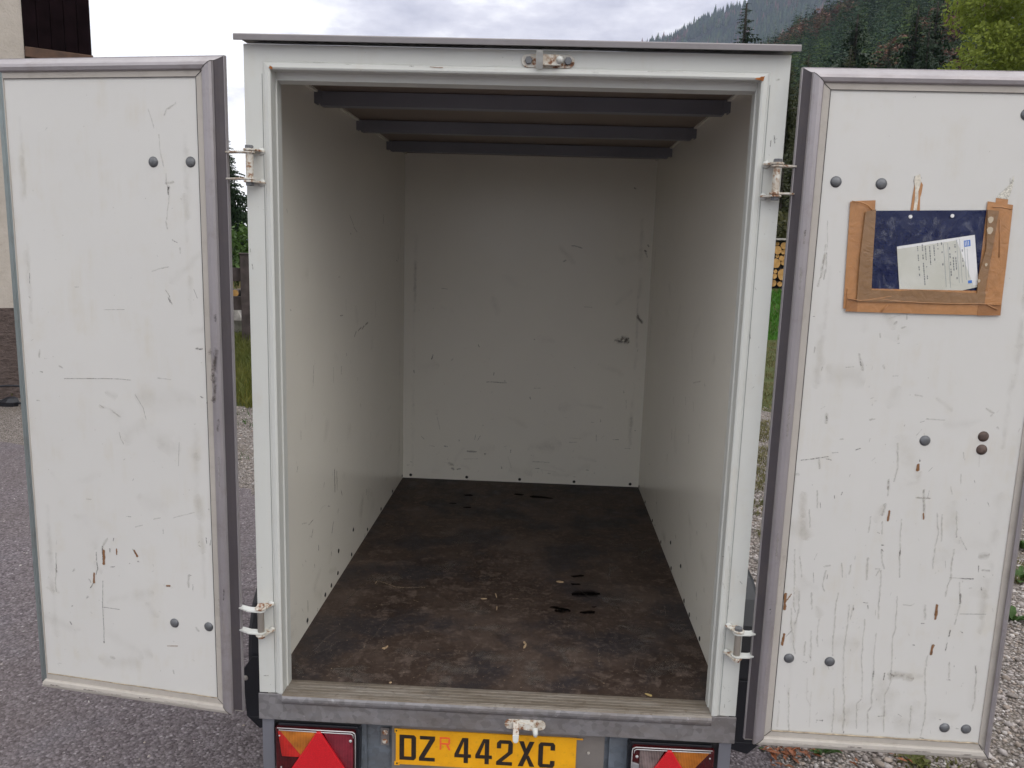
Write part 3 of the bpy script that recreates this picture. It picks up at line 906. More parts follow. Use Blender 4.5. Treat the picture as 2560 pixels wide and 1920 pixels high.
MARKS_g='''c 4.6 -503 761 -501 788 -469 772 -419 738 -365 741 -311 747
c 3.3 -444 729 -412 728 -376 743
s 2.7 -589 233 -570 329 -546 386
s 2.1 -473 174 -438 275 -415 384 -395 491
s 2.3 -645 422 -609 428
k 4.3 -578 527 -571 622 -559 703
k 4.1 -579 434 -561 461
s 2.2 -96 263 -75 340
s 2.6 -5 745 59 777
c 3.2 11 684 43 688
c 3.1 -336 635 -319 624
c 3.5 -100 466 -94 468
c 4.1 -259 404 -248 405
y 32.4 -659 208 -607 144 -588 112
y 2.6 -616 143 -597 112 -579 109
W 40.2 263 746 325 755
W 21.2 170 629 221 612
W 24.7 190 602 211 616
W 18.5 275 597 309 607
W 7.5 314 647 323 651
W 13.7 250 913 287 925
W 10.7 245 840 271 840
k 5.4 386 880 398 951 406 1040
k 4.8 385 943 407 924
s 2.4 305 499 314 378 310 245
s 2.3 325 360 383 405 465 453
s 2.5 576 684 568 591
s 2.1 412 216 429 305
c 4.7 314 139 317 135
s 2.6 258 185 316 141
s 2.2 107 320 144 347
s 2.1 232 208 236 278
c 3.5 488 993 492 991
y 50.3 200 329 223 322
y 31.4 523 1387 596 1342
y 30.2 597 1255 566 1201
W 18.8 -274 1891 -246 1894
W 16.3 -255 1693 -235 1700
W 25.7 75 1915 167 1905
W 20.7 -12 1938 16 1942
s 6.8 -638 1841 -608 1952 -561 2020
s 6.6 -213 1763 -209 1876
y 30.2 -591 1393 -545 1418
y 43.6 412 1290 543 1273
y 29.6 -15 1340 3 1360
W 11.6 -336 1747 -312 1750
s 3.4 9 1070 29 1069
y 21.0 461 1168 560 1119'''

build_marks(MARKS_L,lambda a,b:PL(a,b),nL,dL,seed=3,wave=.003,fat={'y':1.3},extra=micro(34,.02,.53,.02,1.6,'yyys',2,10,.9))
build_marks(MARKS_R,lambda a,b:PR(a,b),nR,dR,seed=4,wave=.0022,fat={'y':1.5},extra=micro(80,.01,.54,.0,1.0,'yyyys',2,12,.4))
build_marks(MARKS_b,lambda a,b:(a,DI,b),(0,-1,0),bw,seed=5,extra=micro(110,-.62,.63,.03,.75,'kyyy',3,14,1.3))
build_marks(MARKS_l,lambda a,b:(-WI,a,b),(1,0,0),lw,seed=6,fat={'k':1.4,'y':1.3},extra=micro(50,.15,2.1,.05,.9,'kyyy',4,18,.5))
build_marks(MARKS_r,lambda a,b:(WI,a,b),(-1,0,0),rw,seed=7,fat={'k':1.3},extra=micro(45,.15,2.1,.05,.9,'kyyy',4,18,.5))
build_marks(MARKS_f,lambda a,b:(a,0,b) if abs(a)>.6255 or b>1.709 else (a,-.0061,b),(0,-1,0),frame,seed=8,extra=micro(24,.63,.667,.02,1.6,'ky',2,7,.6))
SM='''z 22 -33 985 -31 940 -27 905
z 14 -24 930 -30 880 -24 850
z 10 -36 800 -34 790 -33 770
z 9 -38 1075 -36 1060
z 12 -22 990 -17 975
b 20 -26 960 -24 900 -26 860
y 6 -34 700 -33 620
z 6 -35 330 -34 300
b 22 -30 260 -31 180
y 5 -20 300 -21 250'''
build_marks(SM,lambda a,b:PL(a,b,.0127),nL,dL,seed=12)
SR='''y 8 -33 1330 -32 1300
k 3 -30 1335 -32 1325 -31 1318
y 10 -34 1240 -32 1190
y 8 -30 900 -31 820
k 4 -33 352 -31 345 -33 338
k 2.5 -36 350 -32 352
b 14 -24 300 -25 160 -24 60
y 7 -31 560 -30 500
b 12 -12 500 -13 420'''
build_marks(SR,lambda a,b:PR(a,b,.0128),nR,dR,seed=13)
BT='''y 6 60 -30 110 -31 160 -30
z 5 205 -29 240 -29.5
y 7 300 -31 420 -30
b 14 120 -14 200 -15 330 -14
z 4 380 -30 420 -30
z 5 500 -31 530 -31'''
build_marks(BT,lambda a,b:PR(a,b,.0128),nR,dR,seed=14)
build_marks(BT,lambda a,b:PL(a,b,.0128),nL,dL,seed=15)
def flx(r):
    L_=[]
    for i in range(330):
        u,v=r.uniform(-.63,.63)*1000,(.09+r.random()**1.6*1.5)*1000; a=r.uniform(0,6.28); l=r.choice((15,30,60,140))*r.random()
        L_.append(['p','%.1f'%r.uniform(.7,1.8),str(u),str(v),str(u+math.cos(a)*l*.5),str(v+math.sin(a)*l*.5),str(u+math.cos(a+.15)*l),str(v+math.sin(a+.15)*l)])
    for i in range(200):
        u,v=r.uniform(-.62,.62)*1000,(.085+r.random()**1.8*1.4)*1000
        L_.append(['c','%.1f'%r.uniform(1.5,4),str(u),str(v),str(u+2),str(v+1)])
    for i in range(22):
        u,v=r.uniform(-.6,.6)*1000,(.1+r.random()**1.3*1.2)*1000; a=r.uniform(0,6.28)
        L_.append(['d','%.1f'%r.uniform(35,110),str(u),str(v),str(u+math.cos(a)*90),str(v+math.sin(a)*90)])
    return L_
build_marks(MARKS_g,lambda a,b:(a,b,0),(0,0,1),floor,remap={'s':'p','y':'d'},seed=9,fat={'W':1.9},extra=flx)
# mitre seams on the door frames
for d,P in ((dL,PL),(dR,PR)):
    seams=[((0,1.6596),(-.0425,1.6596+.0365),.0045,1),((0,-.004),(-.0425,-.0445),.0045,1)]
    if d is dR: seams+=[((.5486,-.004),(.5486+.028,-.0445),.0045,1)]
    for (a,b,t,_) in seams:
        mb=MB()
        ax,az=a; bx,bz=b; k=Vector((bx-ax,bz-az)).normalized(); nn=Vector((-k.y,k.x))*.0007
        full=[(0,.0032),(.40,.0038),(.42,.0079),(.49,.0109),(.70,.0129),(.90,.0109),(1.0,.0065)]
        vs=[];fs=[]
        for i,(q,tt) in enumerate(full):
            x=ax+(bx-ax)*q; z=az+(bz-az)*q; vs+= [P(x+nn.x,z+nn.y,tt+.0004),P(x-nn.x,z-nn.y,tt+.0004)]
        for i in range(len(full)-1): fs.append((2*i,2*i+1,2*i+3,2*i+2))
        mb.add(vs,fs); mb.build('mitre_seam',RIVET,d)
# grime caulk along the bottom edge of the panels, gap line beside the hinge flange
CAULK=M('grimy_sealant',(.36,.30,.22),.8,var=.4,nscale=60)
mb=MB(); mb.tube([PR(s,-.002+random.uniform(-.001,.001),.003) for s in np.linspace(.002,.546,24)],.0022,6); mb.build('sealant_bead',CAULK,dR)
mb=MB(); mb.tube([PL(s,-.002+random.uniform(-.0006,.0006),.003) for s in np.linspace(.002,.546,18)],.0014,6); mb.build('sealant_bead',CAULK,dL)
for d,P in ((dL,PL),(dR,PR)):
    for s0,z0,s1,z1 in ((.0,.0,.0016,1.6596),(.0,1.658,.5486,1.6596)):
        mb=MB(); mb.add([P(s0,z0,.0035),P(s1,z0,.0035),P(s1,z1,.0035),P(s0,z1,.0035)],[(0,1,2,3)]); mb.build('joint_line',RIVET,d)
# --- lamps
def lens(name,base,rough=.12,wave=900,var=.5):
    g=G(name); wv=g.N.new('ShaderNodeTexWave'); wv.inputs['Scale'].default_value=90; wv.bands_direction='Z'; g.L(g.tc.outputs['Object'],wv.inputs[0])
    w2=g.N.new('ShaderNodeTexWave'); w2.inputs['Scale'].default_value=70; w2.bands_direction='X'; g.L(g.tc.outputs['Object'],w2.inputs[0])
    k=g.math('MULTIPLY',wv.outputs[1],w2.outputs[1]); big=g.noise(22,3,.5)
    c=g.ramp(g.math('ADD',g.math('MULTIPLY',k,.35),g.math('MULTIPLY',big,.8)),[(.3,tuple(x*(1-var) for x in base)),(.75,tuple(min(1,x*(1+var)) for x in base))])
    g.set(c,rough,0,.5,coat=.6,coatr=.05); g.bump(k,.25,.001); return g.m
L_RED=lens('lens_dark_red',(.17,.006,.010)); L_AMB=lens('lens_amber',(.46,.15,.018)); L_CLR=lens('lens_clear_over_bulb',(.17,.13,.125),var=.8); L_DRED=lens('lens_deep_red',(.06,.003,.004))  # L_DRED is the deepest red of the lenses
L_WINE=lens('lens_wine_red',(.22,.02,.035)); L_HOT=lens('lens_bright_red',(.50,.02,.015))
g=G('reflector_red'); g.set(g.ramp(g.vor(240),[(.1,(.66,.012,.022)),(.6,(.54,.009,.016))]),.3,0,.5,coat=.5,coatr=.1); REFL=g.m
RIMC=M('clear_plastic_rim',(.55,.54,.54),.15,.3,var=.2)
def lamp(s):
    x0,x1=(-.626,-.392) if s<0 else (.388,.620); z0,z1=-.241,-.099; LY=.032; sx=lambda u:(x0+(x1-x0)*u) if s<0 else (x1-(x1-x0)*u)   # u=0 outer edge
    zz=lambda v:z0+(z1-z0)*v
    def pr(poly,h0,h1,name,mat,par,bev=0):
        mb=MB(); mb.prism([(sx(u),zz(v)) for u,v in poly],lambda a,b,h:(a,h+LY,b),h0,h1); return mb.build(name,mat,par,bevel=bev)
    o=pr([(0,0),(1.02,0),(1.03,.9),(1.0,1.02),(.02,1.02)],.06,-.028,'rear_lamp',BLACK,trailer,.002)
    o['label']='left tail lamp with red and amber lens over a red triangle' if s<0 else 'right tail lamp with clear reversing section beside a red triangle'
    pr([(.0,.02),(.985,.02),(.985,.94),(.97,.98),(.0,.98)],-.028,-.042,'lens',L_DRED,o,.003)
    pr([(.06,.935),(.50,.935),(.50,.62),(.38,.38),(.33,.38)],-.0421,-.0455,'amber_lens',L_AMB,o,.001)
    pr([(.035,.90),(.06,.935),(.33,.38),(.30,.36),(.08,.36)],-.0421,-.0445,'red_lens',L_HOT if s<0 else L_DRED,o,.001)
    if s<0: pr([(.60,.935),(.96,.935),(.96,.03),(.82,.03)],-.0421,-.0445,'red_lens',L_WINE,o,.001)
    else:
        pr([(.60,.935),(.90,.935),(.90,.45),(.74,.45)],-.0421,-.0445,'clear_lens',L_CLR,o,.001)
        pr([(.90,.62),(.985,.66),(.985,.05),(.90,.05)],-.0421,-.047,'number_light',M('grey_lens',(.24,.24,.25),.3),o,.002)
    ap=.545
    tri=[(ap-.025,.965),(ap+.025,.965),(.93,.02),(.90,-.01),(ap-.36,-.01),(.16,.02)]
    pr(tri,-.0456,-.054,'triangle_reflector',REFL,o,.0015)
    mb=MB(); mb.tube([(sx(.03),-.044+LY,zz(.985)),(sx(.5),-.0455+LY,zz(.985)),(sx(.95),-.0455+LY,zz(.985)),(sx(.982),-.0455+LY,zz(.955)),(sx(.99),-.0455+LY,zz(.90)),(sx(.99),-.0455+LY,zz(.05))],.0017,6)
    mb.tube([(sx(.05),-.046+LY,zz(.95)),(sx(.5),-.0475+LY,zz(.95)),(sx(.94),-.0475+LY,zz(.95)),(sx(.963),-.0475+LY,zz(.925)),(sx(.968),-.0475+LY,zz(.86))],.0014,6)
    mb.build('lens_rim',RIMC,o,smooth=True)
    for u,v in ((.93,.78),(.055,.82),(.07,.12)):
        mb=MB(); mb.dome((sx(u),-.0445+LY,zz(v)),(0,-1,0),.0048 if u>.5 else .0028,.003,10,3); mb.build('screw',RIMC,o,smooth=True)
lamp(-1); lamp(1)
# --- number plate
g=G('yellow_plate'); c=g.ramp(g.noise(18,5,.6),[(.3,(.74,.335,.006)),(.7,(.86,.42,.008))]); c=g.mix(g.ramp(g.noise(55,6,.75),[(.55,0),(.75,.55)]),c,(.30,.16,.03)); g.set(c,.4,0,.5); g.bump(g.noise(30,2),.05,.002); YEL=g.m
g=G('plate_black_paint'); g.set(g.ramp(g.noise(120,4),[(.3,(.012,.010,.009)),(.8,(.04,.025,.018))]),.45); PBL=g.m
PRED=M('plate_orange_red',(.75,.11,.03),.5,var=.15)
PYF=.020; X0=-.2844; ZP0=-.2175
mb=MB(); mb.box(X0,X0+.52,PYF,PYF+.004,ZP0,ZP0+.111)
plate=mb.build('number_plate',YEL,trailer,label='yellow number plate reading DZ 442XC with a small red R')
mb=MB(); mb.box(X0-.012,X0+.60,PYF+.0045,PYF+.009,ZP0-.03,ZP0+.1205); mb.build('backing_plate',M('grey_backing',(.22,.20,.185),.55,.35,bump=.15),plate)
mb=MB(); mb.box(X0-.004,X0+.012,PYF-.002,PYF-.0002,ZP0+.100,ZP0+.1135); mb.box(X0-.004,X0+.012,PYF-.002,PYF-.0002,ZP0-.003,ZP0+.010); mb.box(X0+.505,X0+.538,PYF-.002,PYF-.0002,ZP0+.1075,ZP0+.1125); mb.build('corner_clip',YEL,plate,bevel=.001)
for q in ((.002,.107),(.004,.004)):
    mb=MB(); mb.dome((X0+q[0],PYF-.0022,ZP0+q[1]),(0,-1,0),.0028,.0015,8,3); mb.build('screw',RIVET,plate)
mb=MB(); mb.hexa((X0+.555,PYF+.004,ZP0+.066),(0,-1,0),.0045,.004); mb.build('screw',ALU_L,plate)
mb=MB(); mb.box(X0-.048,X0-.022,.038,.041,ZP0+.045,ZP0+.1); tabp=mb.build('rivet_tab',GALV,trailer,bevel=.001)
for z in(.058,.086):
    mb=MB(); mb.dome((X0-.035,.038,ZP0+z),(0,-1,0),.0085,.003,12,3); mb.build('rusty_rivet',RUSTH,tabp)
T=.0135
def strokes(ch):
    W,H=.048,.079; t=T; th=t*.8
    if ch=='D': return [[(0,0),(t,0),(t,H),(0,H)],[(t,H-th),(W-.008,H-th),(W-.006,H),(t,H)],[(t,0),(W-.006,0),(W-.008,th),(t,th)],[(W-t,th),(W-.006,0),(W,.007),(W,H-.007),(W-.006,H),(W-t,H-th)]]
    if ch=='Z': return [[(.002,H-th),(W-.002,H-th),(W-.002,H),(.002,H)],[(0,0),(W-.002,0),(W-.002,th),(0,th)],[(0,th),(.0155,th),(W-.002,H-th),(W-.0175,H-th)]]
    if ch=='4': return [[(.027,0),(.027+.0125,0),(.027+.0125,H),(.027,H)],[(0,.017),(W,.017),(W,.017+th),(0,.017+th)],[(0,.017+th),(.0125,.017+th),(.031,H),(.018+.004,H)]]
    if ch=='2': return [[(0,0),(W-.002,0),(W-.002,th),(0,th)],[(0,th),(.016,th),(W-.001,.040),(W-.012,.045)],[(W-.0145,.042),(W-.001,.040),(W-.001,H-.009),(W-.008,H),(W-.014,H-th)],[(.008,H-th),(W-.014,H-th),(W-.008,H),(.009,H)],[(.001,H-.026),(.013,H-.026),(.0135,H-th),(.009,H),(.001,H-.009)]]
    if ch=='X': return [[(0,0),(.0145,0),(.046,H),(.032,H)],[(.0015,H),(.0155,H),(.024,.052),(.017,.0425)],[(.034,0),(.048,0),(.0305,.036),(.0235,.027)]]
    if ch=='C': return [[(0,.008),(.006,0),(t,th),(t,H-th),(.006,H),(0,H-.008)],[(t,H-th),(W-.012,H-th),(W-.006,H),(.006,H)],[(.006,0),(W-.006,0),(W-.012,th),(t,th)],[(W-t,H-.024),(W-.0005,H-.024),(W-.0005,H-.008),(W-.006,H),(W-t,H-th)],[(W-t,th),(W-.006,0),(W-.0005,.008),(W-.0005,.022),(W-t,.022)]]
    if ch=='R':
        W,H,t=.031,.040,.0048; return [[(0,0),(t,0),(t,H),(0,H)],[(t,H-t),(W-.006,H-t),(W-.004,H),(t,H)],[(t,.017),(W-.004,.017),(W-.006,.017+t),(t,.017+t)],[(W-t-.001,.017+t),(W-.004,.017),(W-.001,.021),(W-.001,H-.005),(W-.004,H),(W-t-.001,H-t)],[(W-.013,.017),(W-.007,.017),(W+.001,0),(W-.005,0)]]
for ch,px,pz in (('D',.011,.0155),('Z',.068,.0150),('R',.1275,.0535),('4',.1705,.0155),('4',.2310,.0155),('2',.2915,.0150),('X',.3540,.0150),('C',.4120,.0150)):
    mb=MB()
    for i,pg in enumerate(strokes(ch)):
        mb.prism([(X0+px+a,ZP0+pz+b) for a,b in pg],lambda a,b,h:(a,h,b),PYF-.0004,PYF-.0010-.00003*i)
    mb.build('character',PRED if ch=='R' else PBL,plate)
# ================================================================== POUCH TAPED TO THE RIGHT DOOR
def q3(pts,t0,t1,name,mat,par,P=PR,wr=0):
    mb=MB(); mb.prism(pts,lambda a,b,h:P(a,b,h),t0,t1); return mb.build(name,mat,par)
pc=Vector(PR(.26,1.138,.002))
pouch=empty('document_pouch',pc,'dark blue plastic sleeve with a form inside, taped brown onto the right door','document pouch')
g=G('dark_blue_film'); n=g.noise(9,4,.6,dist=1.5); g.set(g.ramp(n,[(.3,(.004,.008,.045)),(.7,(.009,.016,.066))]),g.ramp(g.noise(16,4,.6,dist=2),[(.35,.16),(.6,.35)]),0,.4); g.bump(g.noise(10,3,.5,dist=1.2),.3,.008); BLUE=g.m
def wavy(s0,s1,z0,z1,t,amp,name,mat,par,nx=26,ny=18,seed=0,skew=(0,0,0,0)):
    mb=MB(); vs=[];fs=[]
    for j in range(ny+1):
        for i in range(nx+1):
            u,v=i/nx,j/ny; s=s0+(s1-s0)*u; z=z0+(z1-z0)*v+skew[0]*u*(v)+skew[1]*u*(1-v)
            a=mnoise.noise(Vector((s*22,z*22,seed)))*amp+mnoise.noise(Vector((s*60,z*60,seed+3)))*amp*.35
            vs.append(PR(s,z,t+a+amp))
    for j in range(ny):
        for i in range(nx): k=j*(nx+1)+i; fs.append((k,k+1,k+nx+2,k+nx+1))
    mb.add(vs,fs); return mb.build(name,mat,par,smooth=True)
wavy(.118,.425,1.185,1.382,.0016,.0012,'blue_sleeve',BLUE,pouch,skew=(.010,.004))
g=G('form_paper'); g.set(g.mix(g.ramp(g.noise(12,3),[(.4,0),(.7,1)]),(.50,.50,.44),(.58,.58,.53)),.45); PAPER=g.m
pp=[(.2092,1.1955),(.3465,1.1955),(.3922,1.208),(.3711,1.3321),(.1917,1.2989)]
form=q3(pp,.0046,.0050,'paper_form',PAPER,pouch)
WH=M('paper_margin',(.66,.66,.66),.5); INK=M('print_ink',(.16,.17,.18),.7); LBL=M('logo_blue',(.05,.16,.50),.5); INKL=M('print_ink_light',(.32,.34,.34),.7)
ax=Vector((.3711-.1917,1.3321-1.2989)).normalized(); dn=Vector((ax.y,-ax.x)) ; o0=Vector((.1917,1.2989))
def FP(u,v): q=o0+ax*u+dn*v; return (q.x,q.y)
q3([FP(0,0),FP(.1824,0),FP(.1824,.0065),FP(0,.0065)],.0050,.00515,'margin',WH,form)
q3([FP(.140,.0066),FP(.1824,.0066),FP(.1834,.120),FP(.172,.121)],.0050,.00512,'margin',WH,form)
mb=MB(); rn=random.Random(4)
for u,v0,v1,den in ((.047,.006,.075,.75),(.058,.004,.10,.8),(.065,.004,.09,.7),(.075,.006,.055,.6),(.085,.006,.045,.6),(.094,.006,.030,.5),(.103,.006,.07,.6),(.121,.02,.09,.6),(.128,.045,.075,.8),(.134,.01,.10,.5),(.150,.03,.07,.7)):
    v=v0
    while v<v1:
        l=rn.uniform(.002,.006)
        if rn.random()<den: mb.prism([FP(u,v),FP(u+.0022,v),FP(u+.0022,v+l),FP(u,v+l)],lambda a,b,h:PR(a,b,h),.0050,.0053)
        v+=l+.0016
mb.build('printed_lines',INK,form)
mb=MB()
for u,v0,v1 in ((.108,.01,.115),(.118,.01,.118),(.139,.005,.11),(.146,.005,.11),(.156,.02,.105),(.162,.03,.10)): mb.prism([FP(u,v0),FP(u+.0011,v0),FP(u+.0011,v1),FP(u,v1)],lambda a,b,h:PR(a,b,h),.0050,.00525)
mb.build('ruled_lines',INKL,form)
mb=MB(); mb.prism([FP(.156,.010),FP(.171,.010),FP(.171,.025),FP(.156,.025)],lambda a,b,h:PR(a,b,h),.00515,.0054); mb.prism([FP(.160,.107),FP(.169,.107),FP(.169,.114),FP(.160,.114)],lambda a,b,h:PR(a,b,h),.00515,.0054); mb.build('blue_emblem',LBL,form)
mb=MB()
for k in range(3): mb.prism([FP(.158+k*.004,.012),FP(.1595+k*.004,.012),FP(.1595+k*.004,.023),FP(.158+k*.004,.023)],lambda a,b,h:PR(a,b,h),.0054,.0056)
mb.build('emblem_bars',WH,form)
# clear film over it: pale streaks in its alpha stand in for highlights
g=G('clear_film'); g.b.inputs['Transmission Weight'].default_value=0; g.set((.8,.82,.85),.12,0,.6,alpha=g.ramp(g.noise(17,5,.6,dist=3),[(.50,.0),(.60,.03),(.67,.09),(.70,.02)])); g.bump(g.noise(13,3,.5,dist=1.5),.5,.008); FILM=g.m
wavy(.120,.420,1.187,1.366,.0068,.0010,'clear_film',FILM,pouch,seed=7,skew=(.010,.004))
for s,z in((.2158,1.3706),(.3133,1.3751)):
    mb=MB(); mb.tube([PR(s,z,.004),PR(s,z,.0058)],.0044,12); mb.build('punched_hole',WH,pouch)
def tapem(name,c,rough=.28):
    g=G(name); n=g.noise(26,4,.6,dist=1.2); g.set(g.ramp(n,[(.3,tuple(x*.86 for x in c)),(.7,tuple(min(1,x*1.08) for x in c))]),rough,0,.5); g.bump(g.noise(30,4,.5,dist=2),.35,.004); return g.m
TAPE=tapem('brown_parcel_tape',(.42,.205,.085)); TAPE2=tapem('brown_tape_over_film',(.25,.145,.075),.2); TAPE3=tapem('doubled_brown_tape',(.31,.145,.06),.25)
q3([(.0716,1.4021),(.0885,1.4045),(.1306,1.4069),(.1325,1.36),(.1345,1.30),(.1400,1.1455),(.0800,1.1450),(.0765,1.25)],.0022,.0036,'tape_strip',TAPE,pouch)
q3([(.3922,1.4113),(.4514,1.4045),(.4545,1.26),(.4555,1.1415),(.3935,1.1400),(.3930,1.25)],.0022,.0037,'tape_strip',TAPE,pouch)
q3([(.0859,1.1380),(.0845,1.1952),(.25,1.1975),(.4517,1.1995),(.4554,1.1410),(.27,1.1385)],.0040,.0056,'tape_strip',TAPE,pouch)
q3([(.1080,1.3790),(.1320,1.3850),(.1370,1.26),(.1415,1.1890),(.1080,1.1890),(.1060,1.27)],.0060,.0092,'tape_overlap',TAPE2,pouch)
q3([(.3915,1.3915),(.4180,1.3890),(.4140,1.29),(.4100,1.1890),(.3920,1.1890),(.3905,1.24),(.4000,1.30)],.0062,.0094,'tape_overlap',TAPE2,pouch)
q3([(.1080,1.1640),(.1080,1.1935),(.21,1.1925),(.25,1.1970),(.32,1.1940),(.4120,1.1935),(.4120,1.1685),(.26,1.1660)],.0070,.0096,'tape_overlap',TAPE2,pouch)
q3([(.0862,1.1384),(.0850,1.1705),(.1120,1.1710),(.1130,1.1385)],.0057,.0063,'tape_overlap',TAPE3,pouch)
q3([(.4000,1.1390),(.4000,1.1640),(.4540,1.1700),(.4548,1.1412)],.0057,.0063,'tape_overlap',TAPE3,pouch)
for pts in ([(.073,1.403),(.095,1.401),(.112,1.394),(.130,1.378)],[(.405,1.398),(.425,1.399),(.45,1.394)],[(.088,1.170),(.12,1.166),(.165,1.172),(.20,1.168),(.26,1.166),(.33,1.166),(.40,1.168),(.45,1.167)],[(.115,1.165),(.15,1.172),(.19,1.179)],[(.42,1.166),(.445,1.155)],[(.17,1.141),(.185,1.158)],[(.425,1.37),(.43,1.33),(.435,1.28)]):
    mb=MB(); mb.tube([PR(a,b,.0088 if a>.1 and b<1.2 or a<.12 else .0040) for a,b in pts],.0013,5)
    mb.build('tape_crease',TAPE,pouch,smooth=True)
BUB=M('pale_air_bubble',(.46,.38,.28),.25)
for s,z,r in ((.401,1.368,.008),(.4025,1.343,.009),(.404,1.262,.004),(.392,1.223,.004)):
    mb=MB(); mb.prism([(s+r*.8*math.cos(t)*(1+.2*math.sin(3*t)),z+r*math.sin(t)) for t in [k*.7 for k in range(9)]],lambda a,b,h:PR(a,b,h),.0094,.0100)
    mb.build('tape_bubble',BUB,pouch)
def torn(poly,label,holes=None):
    c=sum(a for a,b in poly)/len(poly); d_=min(b for a,b in poly)
    r=empty('torn_tape',Vector(PR(c,d_,.001)),label,'tape scrap'); q3(poly,.0004,.0012,'tape_backing',TAPE,r); return r
t1=torn([(.2161,1.3840),(.2171,1.4199),(.2185,1.440),(.2200,1.4560),(.2245,1.462),(.2290,1.4600),(.2383,1.4458),(.2370,1.425),(.2350,1.4160),(.2377,1.3855)],'narrow scrap of torn brown tape standing above the blue sleeve, half peeled to white')
q3([(.2225,1.386),(.2230,1.415),(.2205,1.440),(.2165,1.455),(.2175,1.4655),(.2290,1.4708),(.2330,1.452),(.2290,1.430),(.2310,1.412),(.2300,1.386)],.0013,.0018,'peeled_paper',M('peeled_white',(.62,.58,.50),.8,var=.25,nscale=120,bump=.4),t1)
t2=torn([(.4118,1.4060),(.4118,1.4199),(.4398,1.4169),(.4400,1.4055)],'small torn tape end above the right tape strip with a ragged pale tear')
q3([(.4135,1.4201),(.4180,1.428),(.4260,1.436),(.4320,1.445),(.4400,1.452),(.4455,1.472),(.4470,1.462),(.4450,1.440),(.4400,1.417)],.0006,.0014,'peeled_paper',M('peeled_spotty',(.55,.53,.47),.8,var=.5,nscale=260,bump=.4),t2)
# ================================================================== CHIPS ON THE TRAILER FLOOR
def chip(x,y,a,l,w_,label,mat,name='wood_chip'):
    mb=MB(); rn=random.Random(int(x*9999+y*77)); n=7; pts=[(l*math.cos(t)*rn.uniform(.7,1.1),w_*math.sin(t)*rn.uniform(.6,1.1)) for t in [2*math.pi*k/n for k in range(n)]]
    mb.prism(pts,lambda p,q,h:(p,q,h),.0002,.0022)
    o=mb.build(name,mat); o.location=(x,y,.0012); o.rotation_euler=(0,0,a); return tag(o,label,'wood chip')
CH=M('pale_wood_splinter',(.42,.30,.18),.8,var=.3,nscale=100)
chip(.1988,.8512,.0,.016,.008,'flat pale wood chip beside the wet spots on the trailer floor',CH)
chip(.0761,.3357,1.35,.017,.0045,'long pale splinter lying near the middle of the trailer floor',CH)
chip(.0737-.0,.3570,1.9,.008,.004,'tiny splinter just behind the long one on the trailer floor',CH)
chip(-.3658,.2826,1.2,.014,.0035,'forked pale splinter on the left front part of the trailer floor',CH)
chip(-.3720,.2790,.6,.008,.003,'short splinter touching the forked one on the left of the trailer floor',CH)
chip(-.0408,.7031,1.75,.020,.0022,'thin straw-like sliver in the middle of the trailer floor',CH)
chip(-.0316,.5964,1.6,.016,.002,'thin sliver nearer the doorway than its twin in mid floor',CH)
chip(-.0838,.6702,.1,.011,.004,'small pale chip left of the thin slivers in mid floor',CH)
chip(.4417,.0840,-.6,.014,.005,'yellowish leaf fragment at the front edge of the floor near the right jamb',M('dry_leaf_yellow',(.40,.30,.12),.7))
chip(-.3120,.0800,.5,.005,.004,'crumb of grit at the front edge of the floor on the left',CH)
# ================================================================== GROUND
def sm(a,b,x): t=np.clip((x-a)/(b-a),0,1); return t*t*(3-2*t)
def gz(x,y):
    x=np.asarray(x,float); y=np.asarray(y,float)
    z=GZ+.97*sm(15.5,20,y)*sm(.5,3.5,x)
    z=z+np.clip(y-24,0,None)*.11*sm(2,9,x)*sm(-4,3,x)+.02*np.sin(x*1.7+1)*np.cos(y*1.3)*sm(9,14,y)
    return z
g=G('ground_soil_and_turf'); n=g.noise(3,6,.7); n2=g.noise(40,5,.7)
c=g.ramp(n,[(.35,(.050,.058,.016)),(.55,(.062,.075,.020)),(.7,(.105,.092,.045))]); c=g.mix(g.ramp(n2,[(.45,0),(.7,.8)]),c,(.03,.036,.012)); g.set(c,.95,0,.2); g.bump(n2,.6,.03); TURF=g.m
xs=np.concatenate([np.linspace(-3500,-70,12),np.linspace(-60,60,121),np.linspace(70,3500,12)]); ys=np.concatenate([np.linspace(-3500,-30,8),np.linspace(-25,70,96),np.linspace(80,3500,12)])
Xg,Yg=np.meshgrid(xs,ys); Zg=gz(Xg,np.minimum(Yg,70)); nx=len(xs); ny=len(ys)
idx=np.arange(nx*ny).reshape(ny,nx); fa=np.stack([idx[:-1,:-1],idx[:-1,1:],idx[1:,1:],idx[1:,:-1]],-1).reshape(-1,4)
go=npmesh('ground',np.stack([Xg,Yg,Zg],-1).reshape(-1,3),fa,TURF,'structure',smooth=True)
# gravel sheet and asphalt sheet with ragged edges
def sheet(name,edge,z,mat):
    mb=MB(); mb.add([(x,y,z) for x,y in edge],[tuple(range(len(edge)))]); o=mb.build(name,mat,kind='structure'); return o
def rag(pts,step=.12,amp=.05,seed=0):
    out=[]
    for (a,b) in zip(pts,pts[1:]):
        a=Vector(a);b=Vector(b); n=max(1,int((b-a).length/step)); d=(b-a).normalized(); nn=Vector((-d.y,d.x))
        for i in range(n):
            p=a.lerp(b,i/n); out.append(p+nn*amp*mnoise.noise(Vector((p.x*2.3,p.y*2.3,seed)))*2+nn*amp*.7*mnoise.noise(Vector((p.x*9,p.y*9,seed))))
    out.append(Vector(pts[-1])); return [tuple(p) for p in out]
g=G('limestone_gravel_bed'); v=g.vor(95,out='Color'); vd=g.vor(95); v2=g.vor(38,out='Color')
bwn=g.N.new('ShaderNodeRGBToBW'); g.L(v,bwn.inputs[0]); bw2=g.N.new('ShaderNodeRGBToBW'); g.L(v2,bw2.inputs[0])
